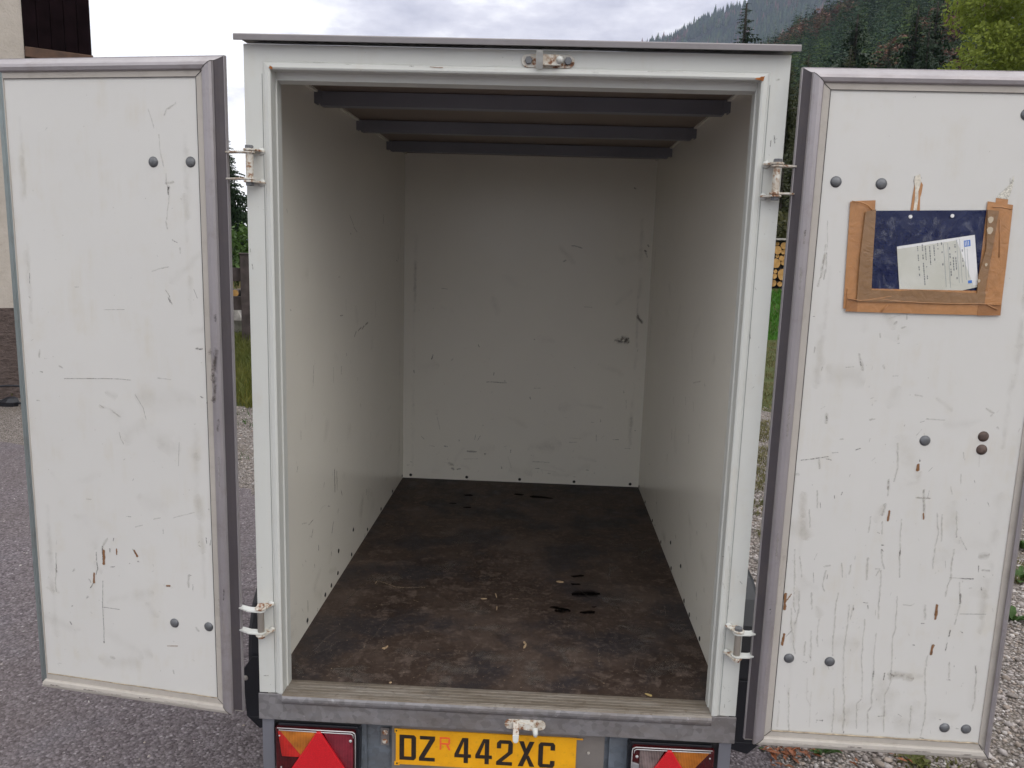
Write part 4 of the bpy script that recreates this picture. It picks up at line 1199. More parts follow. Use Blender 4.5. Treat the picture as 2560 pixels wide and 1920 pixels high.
c=g.ramp(bwn.outputs[0],[(.1,(.13,.108,.098)),(.5,(.26,.222,.205)),(.9,(.46,.42,.40))]); c=g.mix(.35,c,g.ramp(bw2.outputs[0],[(.2,(.10,.085,.07)),(.8,(.30,.27,.25))]))
c=g.mix(g.ramp(vd,[(.35,0),(.65,.85)]),c,(.045,.038,.032)); c=g.mix(g.ramp(g.noise(1.2,5,.6),[(.5,0),(.7,.45)]),c,(.12,.10,.075)); g.set(c,.9,0,.3); g.bump(vd,-.9,.02); GRAVM=g.m
LBND=[(-3.15,6.40),(-2.85,6.35),(-1.0,6.6),(1.0,7.0),(2.75,7.3),(5,7.6),(12,8.2)]
sheet('gravel_yard',[(30,-30),(-30,-30),(-30,6.3)]+rag(LBND,amp=.12,seed=2)+[(30,9)],GZ+.004,GRAVM)
g=G('old_asphalt'); v=g.vor(92,out='Color'); vd=g.vor(92); b1=g.N.new('ShaderNodeRGBToBW'); g.L(v,b1.inputs[0]); n=g.noise(1.3,5,.6); nf=g.noise(220,4,.7)
c=g.ramp(b1.outputs[0],[(.15,(.085,.070,.077)),(.5,(.190,.163,.177)),(.82,(.27,.238,.255)),(.985,(.50,.46,.48))])
c=g.mix(g.ramp(vd,[(.34,0),(.62,.5)]),c,(.085,.070,.077)); c=g.mix(g.ramp(n,[(.35,.0),(.7,.35)]),c,(.13,.105,.095)); c=g.mix(g.ramp(g.noise(2.2,4,.6,loc=(5,5,5)),[(.55,0),(.75,.25)]),c,(.16,.16,.19))
g.set(c,.85,0,.35); g.bump(g.math('ADD',g.math('MULTIPLY',vd,-1),g.math('MULTIPLY',nf,.6)),.8,.012); ASPH=g.m
ABND=[(-9,5.2),(-4.6,4.55),(-2.05,3.49),(-.6,2.1),(.95,.68),(1.5,-.3),(2.2,-1.8),(5,-9),(9,-29)]
sheet('asphalt_yard',[(-29.9,-29.9),(-29.9,6.2)]+rag(ABND,amp=.07,seed=5)+[(9,-29.9)],GZ+.008,ASPH)
# ------------------------------------------------------------------ loose stones (nobody could count them)
ICO_V=None
def ico():
    t=(1+5**.5)/2; v=np.array([(-1,t,0),(1,t,0),(-1,-t,0),(1,-t,0),(0,-1,t),(0,1,t),(0,-1,-t),(0,1,-t),(t,0,-1),(t,0,1),(-t,0,-1),(-t,0,1)],float); v/=np.linalg.norm(v[0])
    f=np.array([(0,11,5),(0,5,1),(0,1,7),(0,7,10),(0,10,11),(1,5,9),(5,11,4),(11,10,2),(10,7,6),(7,1,8),(3,9,4),(3,4,2),(3,2,6),(3,6,8),(3,8,9),(4,9,5),(2,4,11),(6,2,10),(8,6,7),(9,8,1)]); return v,f
def stones(name,P,size,cols,mat,kind='stuff'):
    v,f=ico(); n=len(P); sc=size[:,None]*RNG.uniform(.55,1.25,(n,3))*np.array([1,1,.62]); V=v[None]*sc[:,None,:]*RNG.uniform(.78,1.15,(n,12,1))
    a=RNG.uniform(0,6.28,n); ca,sa=np.cos(a)[:,None],np.sin(a)[:,None]; V=np.stack([V[...,0]*ca-V[...,1]*sa,V[...,0]*sa+V[...,1]*ca,V[...,2]],-1)+P[:,None,:]
    Fc=(f[None]+(np.arange(n)*12)[:,None,None]).reshape(-1,3); C_=np.repeat(cols,12,axis=0)
    return npmesh(name,V.reshape(-1,3),Fc,mat,kind,C_)
g=G('loose_stone'); at=g.N.new('ShaderNodeAttribute'); at.attribute_name='Col'; c=g.mix(g.ramp(g.noise(60,3),[(.4,0),(.7,.35)]),at.outputs['Color'],(.12,.10,.085)); g.set(c,.85,0,.3); STONE=g.m
def inasph(x,y):
    b=np.array(ABND); yy=np.interp(x,b[:,0],b[:,1]); return y<yy+.02
def scatter(n,x0,x1,y0,y1): return RNG.uniform(x0,x1,n),RNG.uniform(y0,y1,n)
def stonecol(n):
    base=np.array([[.33,.29,.27],[.45,.42,.405],[.22,.19,.175],[.30,.25,.215],[.38,.345,.335]])[RNG.integers(0,5,n)]; return base*RNG.uniform(.6,1.2,(n,1))
parts=[]
for (n,x0,x1,y0,y1,s0,s1) in ((19000,.75,2.9,-.2,2.3,.004,.011),(9000,.9,4.6,2.3,5.5,.006,.014),(3500,1.2,5,5.5,7.6,.008,.016),(5500,-3.6,-1.0,3.0,6.4,.006,.014),(1500,-3.0,-1,1.6,3.6,.004,.009),(2500,.8,3.2,.2,4,.010,.021),(300,-9,-4.6,4.9,6.5,.006,.014)):
    x,y=scatter(n,x0,x1,y0,y1); k=~inasph(x,y); x,y=x[k],y[k]; s=RNG.uniform(s0,s1,len(x)); parts.append((np.stack([x,y,GZ+.004+s*.25],1),s))
Pp=np.concatenate([a for a,b in parts]); Ss=np.concatenate([b for a,b in parts])
tag(stones('gravel_stones',Pp,Ss,stonecol(len(Pp)),STONE),'loose grey and beige limestone gravel around the trailer','gravel')
x,y=scatter(1500,-4.2,.9,-.7,4.4); k=inasph(x,y-.05); x,y=x[k],y[k]; s=RNG.uniform(.0015,.0045,len(x))*RNG.choice([1,1,1,1.9],len(x))
tag(stones('asphalt_grit',np.stack([x,y,GZ+.008+s*.2],1),s,np.clip(stonecol(len(x))*1.25+.04,0,.7),STONE),'pale grit lying loose on the worn asphalt','grit')
# ------------------------------------------------------------------ grass and weeds
def leafmat(name,a,b,rough=.6,trans=.25,scale=2.0):
    g=G(name); n=g.noise(scale,4,.6); oi=g.N.new('ShaderNodeObjectInfo'); n3=g.noise(scale*9,2)
    c=g.ramp(n,[(.3,a),(.7,b)]); c=g.mix(g.ramp(n3,[(.35,0),(.7,.5)]),c,tuple(x*.5 for x in a)); g.set(c,rough,0,.3)
    tr=g.N.new('ShaderNodeBsdfTranslucent'); g.L(c,tr.inputs[0]); ms=g.N.new('ShaderNodeMixShader'); ms.inputs[0].default_value=trans
    g.L(g.b.outputs[0],ms.inputs[1]); g.L(tr.outputs[0],ms.inputs[2]); g.L(ms.outputs[0],g.o.inputs[0]); return g.m
def grass(name,n,box,h0,h1,w0,w1,mat,lean=.5,mask=None,label='grass',cat='grass'):
    x,y=scatter(n,*box)
    if mask is not None: k=mask(x,y); x,y=x[k],y[k]
    n=len(x); z=gz(x,y)+.002; h=RNG.uniform(h0,h1,n); w_=RNG.uniform(w0,w1,n); a=RNG.uniform(0,6.28,n); l=RNG.uniform(0,lean,n)*h; d=RNG.uniform(0,6.28,n)
    B=np.stack([x,y,z],1); wv=np.stack([np.cos(a),np.sin(a),0*a],1)*w_[:,None]*.5; ln=np.stack([np.cos(d)*l,np.sin(d)*l,0*l],1)
    up=np.stack([0*h,0*h,h],1)
    V=np.stack([B-wv,B+wv,B+wv*.8+ln*.3+up*.55,B-wv*.8+ln*.3+up*.55,B+ln+up*(1-.25*(l/h))[:,None]],1)
    f4=np.array([[0,1,2],[0,2,3],[3,2,4]]); Fc=(f4[None]+(np.arange(n)*5)[:,None,None]).reshape(-1,3)
    return tag(npmesh(name,V.reshape(-1,3),Fc,mat,'stuff'),label,cat)
GR_T=leafmat('tall_grass_blades',(.085,.110,.022),(.175,.175,.045)); GR_O=leafmat('patchy_olive_turf',(.085,.092,.024),(.21,.18,.085),scale=3); GR_B=leafmat('bright_grass',(.045,.15,.012),(.08,.22,.022))
GR_H=leafmat('dry_seed_grass',(.19,.16,.07),(.27,.23,.12)); GR_W=leafmat('weed_leaf',(.045,.095,.022),(.075,.14,.035),scale=8)
lm=lambda x,y:y>6.35+.12*np.sin(x*5)+.1*np.sin(x*13)
grass('tall_grass',34000,(-8.5,-1.2,6.3,12.5),.08,.26,.006,.014,GR_T,.7,lm,'tall green meadow grass in front of the wooden fence')
grass('yellow_grass',9000,(-6,-1.2,6.35,8.6),.05,.16,.006,.012,leafmat('yellowish_grass',(.15,.145,.022),(.23,.21,.04)),.9,lm,'yellowish short grass along the gravel edge left of the trailer')
grass('dry_grass',5000,(-16,-5,14.5,20),.5,1.1,.02,.04,GR_H,.5,None,'dry straw-coloured tall grass beyond the fence')
grass('patchy_turf',30000,(1.2,9,7.2,16.2),.02,.07,.008,.02,GR_O,1.4,lambda x,y:(y>7.0+.3*np.sin(x*3))&(np.sin(x*2.1+y*3.7)+np.sin(y*5.3+x)>-.9),'thin olive turf patches over dry soil right of the trailer')
grass('bright_grass',62000,(2.6,17,15.2,21.5),.05,.15,.012,.03,GR_B,.9,lambda x,y:(y>15.7+.35*np.sin(x*1.9)+.15*np.sin(x*7))&(y<20.2+.9*np.sin(x*.7))&((x<10)|(RNG.random(len(x))<np.clip(1.6-(x-10)/5,0,1))),'bright green grass bank below the stacked logs')
def patchm(cs): return lambda x,y: np.any([((x-a)**2/rx**2+(y-b)**2/ry**2)<1+.4*np.sin(x*40)*np.cos(y*37) for a,b,rx,ry in cs],axis=0)
grass('gravel_moss',60000,(.8,4,.3,6.8),.012,.055,.006,.013,GR_O,1.5,patchm([(1.83,3.52,.3,.18),(1.95,4.3,.5,.35),(2.25,5.2,.8,.3),(2.5,6.0,.9,.3),(1.56,.60,.13,.09),(2.9,2.6,.35,.2),(2.6,4.6,.6,.2),(2.3,5.0,.5,.35),(2.55,6.35,.5,.35),(1.75,3.0,.2,.12)]),'low moss and grass tufts creeping over the gravel right of the trailer')
grass('gravel_weeds',1500,(-3.4,-1.6,3.6,6.2),.02,.09,.006,.012,GR_W,1.3,patchm([(-2.75,5.6,.28,.16),(-2.43,4.35,.12,.10),(-2.9,6.1,.4,.2),(-2.1,5.3,.2,.15)]),'small weeds sprouting from the gravel left of the trailer')
def weed(x,y,s,n,label,mat=GR_W):
    mb=MB(); rn=random.Random(int(x*1000)+int(y*100))
    for i in range(n):
        a=rn.uniform(0,6.28); l=s*rn.uniform(.5,1.1); up=rn.uniform(.25,.9)*l; w_=l*rn.uniform(.14,.24); d=Vector((math.cos(a),math.sin(a),0)); p=Vector((-d.y,d.x,0)); c0=d*rn.uniform(0,s*.15)
        pt=lambda t,k,z: tuple(c0+d*l*t+p*w_*k+Vector((0,0,z)))
        mb.add([pt(0,0,0),pt(.35,-1,up*.55),pt(.35,1,up*.55),pt(.5,0,up*.62),pt(.72,-.75,up*.85),pt(.72,.75,up*.85),pt(1,0,up*.8)],[(0,1,3),(0,3,2),(1,4,3),(3,5,2),(4,6,3),(3,6,5)])
    o=mb.build('weed_plant',mat); o.location=(x,y,GZ+.004); return tag(o,label,'weed')
weed(.955,.70,.055,12,'small weed beside the dead leaves under the right door, nearest the trailer')
weed(1.19,.665,.060,16,'small leafy weed in the gravel under the middle of the right door')
weed(2.93,2.44,.11,22,'leafy weed in the gravel at the right picture edge, between two others')
weed(2.57,1.88,.09,18,'low weed in the gravel right of the right door, nearer than the leafy one')
weed(3.25,2.95,.12,20,'bushy weed at the right picture edge, farthest of those by the door')
weed(1.52,.63,.05,26,'yellow-green mossy tuft under the right half of the right door',GR_T)
# dead leaves
mb=MB(); rn=random.Random(5)
for i in range(70):
    x=rn.gauss(1.06,.055); y=rn.gauss(.655,.035)
    if i>52: x=rn.uniform(.95,1.5); y=rn.uniform(.55,.75)
    a=rn.uniform(0,6.28); l=rn.uniform(.010,.026); w_=l*rn.uniform(.2,.42); c_=rn.uniform(.0,.012); z=GZ+.014+rn.uniform(0,.012); d=Vector((math.cos(a),math.sin(a),0)); p=Vector((-d.y,d.x,0)); o_=Vector((x,y,z))
    mb.add([tuple(o_-d*l+Vector((0,0,c_*.4))),tuple(o_+p*w_+Vector((0,0,c_))),tuple(o_+d*l),tuple(o_-p*w_+Vector((0,0,c_*.7)))],[(0,1,2),(0,2,3)])
lf=mb.build('dead_leaves',M('dead_leaf_brown',(.22,.075,.030),.7,var=.45,nscale=30)); tag(lf,'reddish brown dead leaves fallen on the gravel under the right door','leaves',kind='stuff')
# ================================================================== HOUSE AT THE LEFT
g=G('old_cream_plaster'); n=g.noise(2.2,6,.7); c=g.ramp(n,[(.3,(.40,.36,.315)),(.7,(.50,.455,.405))]); c=g.mix(g.ramp(g.noise(14,5,.7),[(.58,0),(.72,.5)]),c,(.30,.25,.21)); g.set(c,.9,0,.2); g.bump(g.noise(25,5,.7),.5,.02); PLAST=g.m
g=G('rough_brown_plinth'); n=g.noise(14,6,.75,stretch=(1,1,2.4)); c=g.ramp(n,[(.32,(.075,.058,.052)),(.55,(.15,.115,.105)),(.75,(.23,.185,.17))]); g.set(c,.95,0,.2); g.bump(n,1.0,.05); PLINTH=g.m
DW=M('dark_stained_timber',(.007,.0035,.0045),.95,0,.08,var=.4,nscale=8,bump=.2,bscale=60); BW_=M('brown_timber',(.075,.038,.022),.7,var=.3,nscale=10,bump=.2)
HTH=math.radians(34); HC0=Vector((-5.55,6.65)); HA=Vector((math.cos(HTH),math.sin(HTH))); HB=Vector((-math.sin(HTH),math.cos(HTH)))
house=empty('house',(-9,7,GZ),'cream plastered house with dark timber upper storey at the left picture edge','house')
def hbox(a0,a1,b0,b1,z0,z1,name,mat,bev=0):
    mb=MB(); mb.prism([(a0,b0),(a1,b0),(a1,b1),(a0,b1)],lambda a,b,h:(*(HC0+HA*a+HB*b),h),z0,z1); return mb.build(name,mat,house,bevel=bev)
hbox(-10,0,0,7,GZ-.05,6.6,'wall',PLAST); hbox(-10.02,.03,-.05,7.03,GZ-.04,.46,'plinth',PLINTH)
hbox(.004,.60,.03,.30,3.26,6.6,'gable_screen',DW)
for k in range(5): hbox(.006+.128*k,.006+.128*k+.124,-.012+.004*(k%2),.028,3.245,6.6,'plank',DW,.003)
hbox(.004,.655,-.03,.32,3.135,3.243,'beam',BW_,.008)
hbox(-10.5,1.0,-1.0,8,6.62,6.85,'roof',DW)
# cable by the house wall
mb=MB(); P0=Vector((-5.36,6.02,GZ+.02)); loop=[(-.55,0,0),(-.3,.02,.03),(-.12,.0,.02),(-.02,.0,.03),(.03,.02,.09),(.02,.03,.16),(-.06,.03,.19),(-.2,.02,.20),(-.4,.0,.17),(-.6,-.02,.06)]
pts=[]; 
for i in range(len(loop)-1):
    a,b=Vector(loop[i]),Vector(loop[i+1]); a0=Vector(loop[max(i-1,0)]); b1_=Vector(loop[min(i+2,len(loop)-1)])
    for k in range(5):
        t=k/5; pts.append(.5*((2*a)+(-a0+b)*t+(2*a0-5*a+4*b-b1_)*t*t+(-a0+3*a-3*b+b1_)*t**3)+P0)
mb.tube(pts,.012,7); cb=mb.build('cable',BLACK,smooth=True); tag(cb,'black cable looping up from the gravel at the foot of the house wall','cable')
mb=MB(); mb.loft([[(P0.x+a+r*math.cos(t),P0.y+.0+r*.6*math.sin(t),P0.z+zz) for t in [k*math.pi/4 for k in range(8)]] for a,r,zz in ((-.22,.10,-.02),(-.21,.11,.03),(-.19,.07,.07),(-.18,.03,.085))]); mb.build('plug_block',BLACK,cb)
# ================================================================== FENCE, STONE, FIREWOOD
WOODG=M('weathered_grey_timber',(.085,.068,.066),.85,var=.35,nscale=7,bump=.35,bscale=40)
fence=empty('timber_fence',(-5.3,12,GZ),'weathered dark timber fence with two board rails, left of the trailer beyond the grass','fence')
for k in range(5):
    x=-5.25-2.3*k+ (0 if k<4 else 11.5); mb=MB(); mb.box(x-.085,x+.085,11.96,12.10,GZ-.1,1.03); mb.box(x-.10,x+.10,11.94,12.12,1.03,1.06); mb.build('post',WOODG,fence,bevel=.01)
for z0,z1 in ((.55,.79),(.03,.28)):
    for k in range(5):
        x=-5.25-2.3*k+(0 if k<4 else 11.5); mb=MB(); mb.box(x-2.295,x-.002,12.101,12.14,z0,z1); mb.build('rail',WOODG,fence,bevel=.006)
def rock(loc,size,label,mat,seed=0):
    v,f=ico(); mb=MB(); v=[tuple(np.array(p)*size*random.Random(seed+i).uniform(.8,1.15)) for i,p in enumerate(v)]; mb.add(v,[tuple(q) for q in f]); o=mb.build('stone',mat,bevel=.01); o.location=loc; return tag(o,label,'stone')
rock((-5.76,12.9,-.22),np.array((.30,.2,.30)),'pale limestone boulder behind the fence, just left of its post',M('pale_limestone',(.42,.40,.38),.85,var=.35,nscale=9,bump=.6,bscale=20),3)
BARK=M('log_bark',(.07,.045,.03),.9,var=.4,nscale=14,bump=.5); 
g=G('log_cut_face'); g.set(g.ramp(g.noise(9,4,.6),[(.3,(.36,.19,.055)),(.7,(.56,.34,.13))]),.8,0,.3); g.bump(g.vor(60),.3,.01); CUT=g.m
LOG_ME={}
def logobj(r,L_,seed):
    key=(round(r,2),seed%4)
    if key not in LOG_ME:
        rn=random.Random(seed); mb=MB(); n=12; k=[rn.uniform(.93,1.07) for _ in range(n)]
        ring=lambda y,q:[(r*q*k[i]*math.cos(2*math.pi*i/n),y,r*q*k[i]*math.sin(2*math.pi*i/n)) for i in range(n)]
        mb.loft([ring(0,.96),ring(.02,1),ring(L_,1)],True,False)
        c=len(mb.v); mb.cur=1; rg=ring(0,.96); mb.add(rg,[tuple(range(n))]); mb.add(ring(L_,1),[tuple(range(n))[::-1]])
        me=bpy.data.meshes.new('log'); me.from_pydata(mb.v,[],mb.f); me.materials.append(BARK); me.materials.append(CUT); me.polygons.foreach_set('material_index',mb.mi); me.update(); LOG_ME[key]=me
    o=bpy.data.objects.new('log',LOG_ME[key]); COL.objects.link(o); return o
rn=random.Random(21); placed=[]
radii=[.17]*5+[.14]*14+[.12]*26+[.10]*50+[.075]*60+[.055]*60
for r in radii:
    for tr in range(260):
        x=rn.uniform(4.4,8.9); z=rn.uniform(.41+r,1.70-r)
        if all((x-a)**2+(z-b)**2>(r+c_-.012)**2 for a,b,c_ in placed): placed.append((x,z,r)); break
for i,(x,z,r) in enumerate(placed):
    o=logobj(r,2.2,i); o.location=(x,20.3+rn.uniform(-.06,.06),z); o.rotation_euler=(0,rn.uniform(0,6.28),0)
    sz='thick' if r>.13 else 'medium' if r>.095 else 'thin'; wh='low in the ' if z<.75 else 'high in the ' if z>1.35 else 'halfway up the '
    tag(o,sz+' sawn log with orange cut end '+wh+('left' if x<5.9 else 'middle' if x<7.1 else 'right')+' part of the pile','log','logs in the pile beyond the grass bank')
mb=MB(); mb.box(4.2,9.1,20.45,22.2,.38,1.62); tag(mb.build('log_gap_shade',DARKM),'dark block inside the log pile standing in for shade behind the cut ends','log pile',kind='stuff')  # near-black fill, painted as the shade between the logs
mb=MB(); mb.box(4.2,9.1,20.15,22.4,1.735,1.785); tag(mb.build('cover_board',M('pale_cover_board',(.36,.34,.31),.8),bevel=.005),'long pale board laid over the top of the log pile','board')
rn=random.Random(3)
for i in range(9):
    o=logobj(rn.choice((.08,.10,.07)),.45,i+50); o.location=(-6.35+(i%3)*.24+rn.uniform(-.03,.03),14.2+rn.uniform(-.05,.05),gz(-6,14).item()+.1+(i//3)*.20+.25); o.rotation_euler=(0,rn.uniform(0,6),rn.uniform(-.2,.2))
    tag(o,['short firewood log in the bottom row behind the fence','short firewood log in the middle row behind the fence rails','short firewood log on top of the heap behind the fence'][i//3],'firewood','firewood behind the fence')
mb=MB(); mb.box(-7.2,-4.6,14.35,14.8,GZ,.25); tag(mb.build('brush_heap',DARKM),'dark heap of brushwood behind the firewood left of the trailer','brush heap',kind='stuff')
# ================================================================== TREES
def conifer(H,Rr,lev,seed,quads=11,bmin=7,bmax=12):
    rn=np.random.default_rng(seed); V=[];Fq=[]
    def quad(a,b,c,d): k=len(V); V.extend((a,b,c,d)); Fq.append((k,k+1,k+2,k+3))
    for li in range(lev):
        t=(li+.5)/lev; z=H*(.06+.93*t); rad=Rr*(1-t)**.82*rn.uniform(.75,1.12)+.05
        for b in range(rn.integers(bmin,bmax)):
            a=rn.uniform(0,2*np.pi); L_=rad*rn.uniform(.6,1.15); d=np.array([np.cos(a),np.sin(a),0]); s=np.array([-d[1],d[0],0]); z0=z+rn.uniform(-.5,.5)*H/lev; dr=rn.uniform(.12,.42)
            for q in range(quads):
                u=(q+rn.uniform(0,1))/quads; p=d*L_*u+np.array([0,0,z0-L_*dr*u*u+.12*L_*u]); w_=L_*(.24*(1-u)+.06)*rn.uniform(.5,1.2); sg=rn.choice((-1,1)); ln=L_/quads*rn.uniform(.9,1.9)
                e1=p+s*sg*w_*rn.uniform(.3,1)+np.array([0,0,-w_*rn.uniform(.35,1.5)-.04*L_])+d*ln*.4
                quad(p,p+d*ln,e1+d*ln*.5,e1)
    return np.array(V),np.array(Fq)
def leafcloud(blobs,n,size,seed):
    rn=np.random.default_rng(seed); B=np.array(blobs); w_=B[:,3]**2; k=rn.choice(len(B),n,p=w_/w_.sum()); c=B[k,:3]; r=B[k,3]
    d=rn.normal(size=(n,3)); d/=np.linalg.norm(d,axis=1)[:,None]; P=c+d*(r*rn.uniform(.35,1.05,n)**.6)[:,None]*np.array([1,1,.8])
    a=rn.normal(size=(n,3)); a/=np.linalg.norm(a,axis=1)[:,None]; b=np.cross(a,rn.normal(size=(n,3))); b/=np.linalg.norm(b,axis=1)[:,None]; s=size*rn.uniform(.5,1.3,n)[:,None]
    V=np.stack([P-a*s,P+b*s*.55,P+a*s,P-b*s*.55],1).reshape(-1,3); return V,np.arange(n*4).reshape(-1,4)
BKM=M('tree_bark',(.030,.024,.020),.9,var=.35,nscale=6,bump=.5)
SPR=leafmat('spruce_needles',(.012,.028,.012),(.026,.050,.020),trans=.1,scale=.5); SPR2=leafmat('olive_conifer',(.030,.040,.014),(.060,.062,.022),trans=.1,scale=.5)
LIME=leafmat('yellow_green_leaves',(.20,.26,.035),(.32,.37,.07),trans=.45,scale=.4); BUSH=leafmat('bush_leaves',(.05,.10,.02),(.09,.15,.035),scale=.7); RUSSET=leafmat('russet_beech',(.11,.055,.04),(.16,.085,.055),scale=.05)
def tree(name,loc,label,cat,crown,mat,trunk_h,trunk_r,group=None,lean=0):
    r=empty(name,loc,label,cat,group)
    o=npmesh('crown',crown[0],crown[1],mat,parent=r); o.matrix_parent_inverse=Matrix.Identity(4)
    mb=MB(); mb.tube([(0,0,-.3),(lean*.3,0,trunk_h*.4),(lean,0,trunk_h)],[trunk_r,trunk_r*.7,trunk_r*.15],8); t=mb.build('trunk',BKM,r,smooth=True); t.matrix_parent_inverse=Matrix.Identity(4); return r
def gp(x,y): return (x,y,float(gz(x,y)))
cA=conifer(18,3.1,64,1,13,9,14); cB=conifer(14,2.9,54,2,13,9,14); cC=conifer(16,2.3,60,3,10,6,10)
def spruce(x,y,toph,label,base,H0,mat=SPR,sc=1.0,rot=0):
    zz=float(gz(x,y)); s=(toph-zz)/H0; o=tree('spruce_tree',(x,y,zz),label,'spruce',base,mat,H0*.97,.22); o.scale=(s*sc,s*sc,s); o.rotation_euler=(0,0,rot); return o
spruce(14.05,60,19.9,'solitary spruce with drooping boughs rising above the trailer roof edge against the far mountain',cC,16,SPR,1.9,1)
spruce(22.1,60,19.3,'dark spruce above the inner half of the right door, left of the dense group',cB,14,SPR,1.7,2)
spruce(24.6,60,17.6,'shorter spruce between the two darker spruces above the right door',cA,18,SPR,1.3,.5)
spruce(27.2,62,20.6,'tall dark spruce nearest the yellow-green tree above the right door',cA,18,SPR,1.7,3)
spruce(26.0,57,18.0,'dark broad spruce in front of the tall one above the right door',cB,14,SPR,1.0,4)
spruce(29.5,64,21.5,'very tall spruce partly behind the yellow-green tree crown',cA,18,SPR,1.6,5)
spruce(20.1,55,15.6,'smaller spruce just right of the trailer roof corner',cB,14,SPR2,.9,5.2)
spruce(17.6,50,12.6,'olive green conifer filling the gap above the trailer roof corner',cC,16,SPR2,1.2,.8)
spruce(11.4,38,10.6,'olive brown conifer in the gap between the trailer and the right door, upper part',cA,18,SPR2,1.2,2.2)
spruce(13.4,42,12.0,'shaded conifer behind the gap beside the right door hinge edge',cB,14,SPR2,1.1,3.2)
spruce(9.6,30,6.6,'low olive conifer behind the log pile in the gap beside the right door',cB,14,SPR2,1.2,1.2)
spruce(7.9,25.5,4.6,'small bushy conifer directly behind the log pile',cC,16,SPR2,1.9,4.2)
# left gap
spruce(-10.75,25,4.9,'small dark spruce seen through the gap between the left door and the trailer',cB,14,SPR,1.15,.2)
spruce(-9.3,27,3.5,'lower spruce at the right side of the left gap',cC,16,SPR,1.3,1.7)
spruce(-11.9,26.5,4.2,'spruce mostly behind the left door edge, farther left than the small one',cA,18,SPR,1.3,3.3)
lc=leafcloud([(0,0,.9,1.2),(.9,.3,.8,1.0),(-1,.2,.7,1.0),(.2,0,1.6,.9),(1.6,0,.5,.8),(-1.9,0,.6,.8)],5200,.085,8)
tree('bush',gp(-8.2,19.5),'fresh green bush below the small spruce in the gap left of the trailer','bush',lc,BUSH,1.6,.05)
tree('bush',gp(-10.6,20.5),'green bush behind the dry grass, farther left than its neighbour','bush',lc,BUSH,1.6,.05)
tree('bush',gp(7.2,23.6),'scrubby olive bush just above the log pile board','bush',lc,leafmat('olive_scrub',(.05,.055,.018),(.085,.08,.03),scale=.9),1.6,.05)
rn=random.Random(9); bl=[]
for i in range(80):
    z=rn.uniform(2.0,15.5); rr=4.3*math.sin(min(1,(z-1.0)/7)*math.pi/2)*(1-(max(z-9,0)/8)**2*.75); a=rn.uniform(0,6.28); q=rr*rn.uniform(.35,1)
    bl.append((q*math.cos(a),q*math.sin(a),z,rn.uniform(.7,1.35)))
tree('broadleaf_tree',gp(19.3,31),'large yellow-green broadleaf tree at the top right corner of the picture','tree',leafcloud(bl,60000,.095,12),LIME,13,.28)
# ================================================================== HILLSIDES
def interp(az,tab): return np.interp(az,[a for a,b in tab],[b for a,b in tab])
NEAR=[(-.3,.004),(.0,.03),(.10,.08),(.17,.15),(.229,.205),(.241,.218),(.256,.228),(.278,.243),(.304,.253),(.36,.285),(.45,.33),(.7,.38),(1.2,.36),(1.8,.2),(2.4,.03)]
FAR=[(-1.2,.01),(-.6,.008),(-.34,.008),(-.27,.04),(-.163,.10),(-.05,.16),(.05,.215),(.096,.236),(.11,.243),(.139,.250),(.174,.270),(.184,.275),(.201,.277),(.217,.284),(.26,.305),(.34,.33),(.5,.36),(.9,.34),(1.4,.2),(2.0,.06)]
def fbm(x,y,sc,seed,oct=5):
    z=np.zeros_like(x); a=1.; r=np.random.default_rng(seed)
    for o in range(oct):
        for k in range(3):
            th=r.uniform(0,6.28); ph=r.uniform(0,6.28); z+=a*np.sin((x*np.cos(th)+y*np.sin(th))*sc+ph+1.3*np.sin((x*np.sin(th)-y*np.cos(th))*sc*.7+ph*2))/3
        a*=.52; sc*=2.07
    return z
def hill(name,tab,r0,r1,pw,amp,mat,azs,nr,rough_sc):
    rr=np.linspace(0,1.25,nr); A,T=np.meshgrid(azs,rr); r=r0+(r1-r0)*T; X=np.sin(A)*r; Y=-2+np.cos(A)*r; zc=interp(A,tab)*r1+1.26
    S=np.where(T<=1,T**pw,1-(T-1)*.5); Z=GZ+(zc-GZ)*S+amp*fbm(X,Y,rough_sc,3)*np.clip(T*3,0,1)*np.clip(1.0-np.abs(T-1)*-0,0,1)*np.where(np.abs(T-1)<.08,.25,1)
    Z=np.maximum(Z,-.9 if r0<200 else -5)
    nr_,na=T.shape; idx=np.arange(nr_*na).reshape(nr_,na); fa=np.stack([idx[:-1,:-1],idx[:-1,1:],idx[1:,1:],idx[1:,:-1]],-1).reshape(-1,4)
    npmesh(name,np.stack([X,Y,Z],-1).reshape(-1,3),fa,mat,'structure',smooth=True)
    def zf(az,t): 
        r=r0+(r1-r0)*t; x=np.sin(az)*r; y=-2+np.cos(az)*r; zc=interp(az,tab)*r1+1.26; S=np.where(t<=1,t**pw,1-(t-1)*.5)
        return x,y,GZ+(zc-GZ)*S+amp*fbm(x,y,rough_sc,3)*np.clip(t*3,0,1)*np.where(np.abs(t-1)<.08,.25,1)
    return zf
g=G('forest_floor'); n=g.noise(.05,6,.7); g.set(g.ramp(n,[(.35,(.030,.050,.026)),(.6,(.05,.065,.03)),(.72,(.10,.065,.045))]),.95,0,.1); g.bump(g.noise(.4,5,.7),1,2.0); FORF=g.m
g=G('far_mountain_forest'); n=g.noise(.012,7,.72); n2=g.noise(.09,4,.8,stretch=(1,1,.4)); c=g.ramp(n,[(.38,(.020,.036,.020)),(.55,(.042,.058,.030)),(.7,(.10,.085,.06))]); c=g.mix(g.ramp(n2,[(.4,0),(.65,.8)]),c,(.012,.020,.014)); g.set(c,.95,0,.1); g.bump(n2,1,8.0); FARF=g.m
zn=hill('forested_hillside',NEAR,66,430,1.1,2.5,FORF,np.linspace(-.3,2.4,180),50,.03)
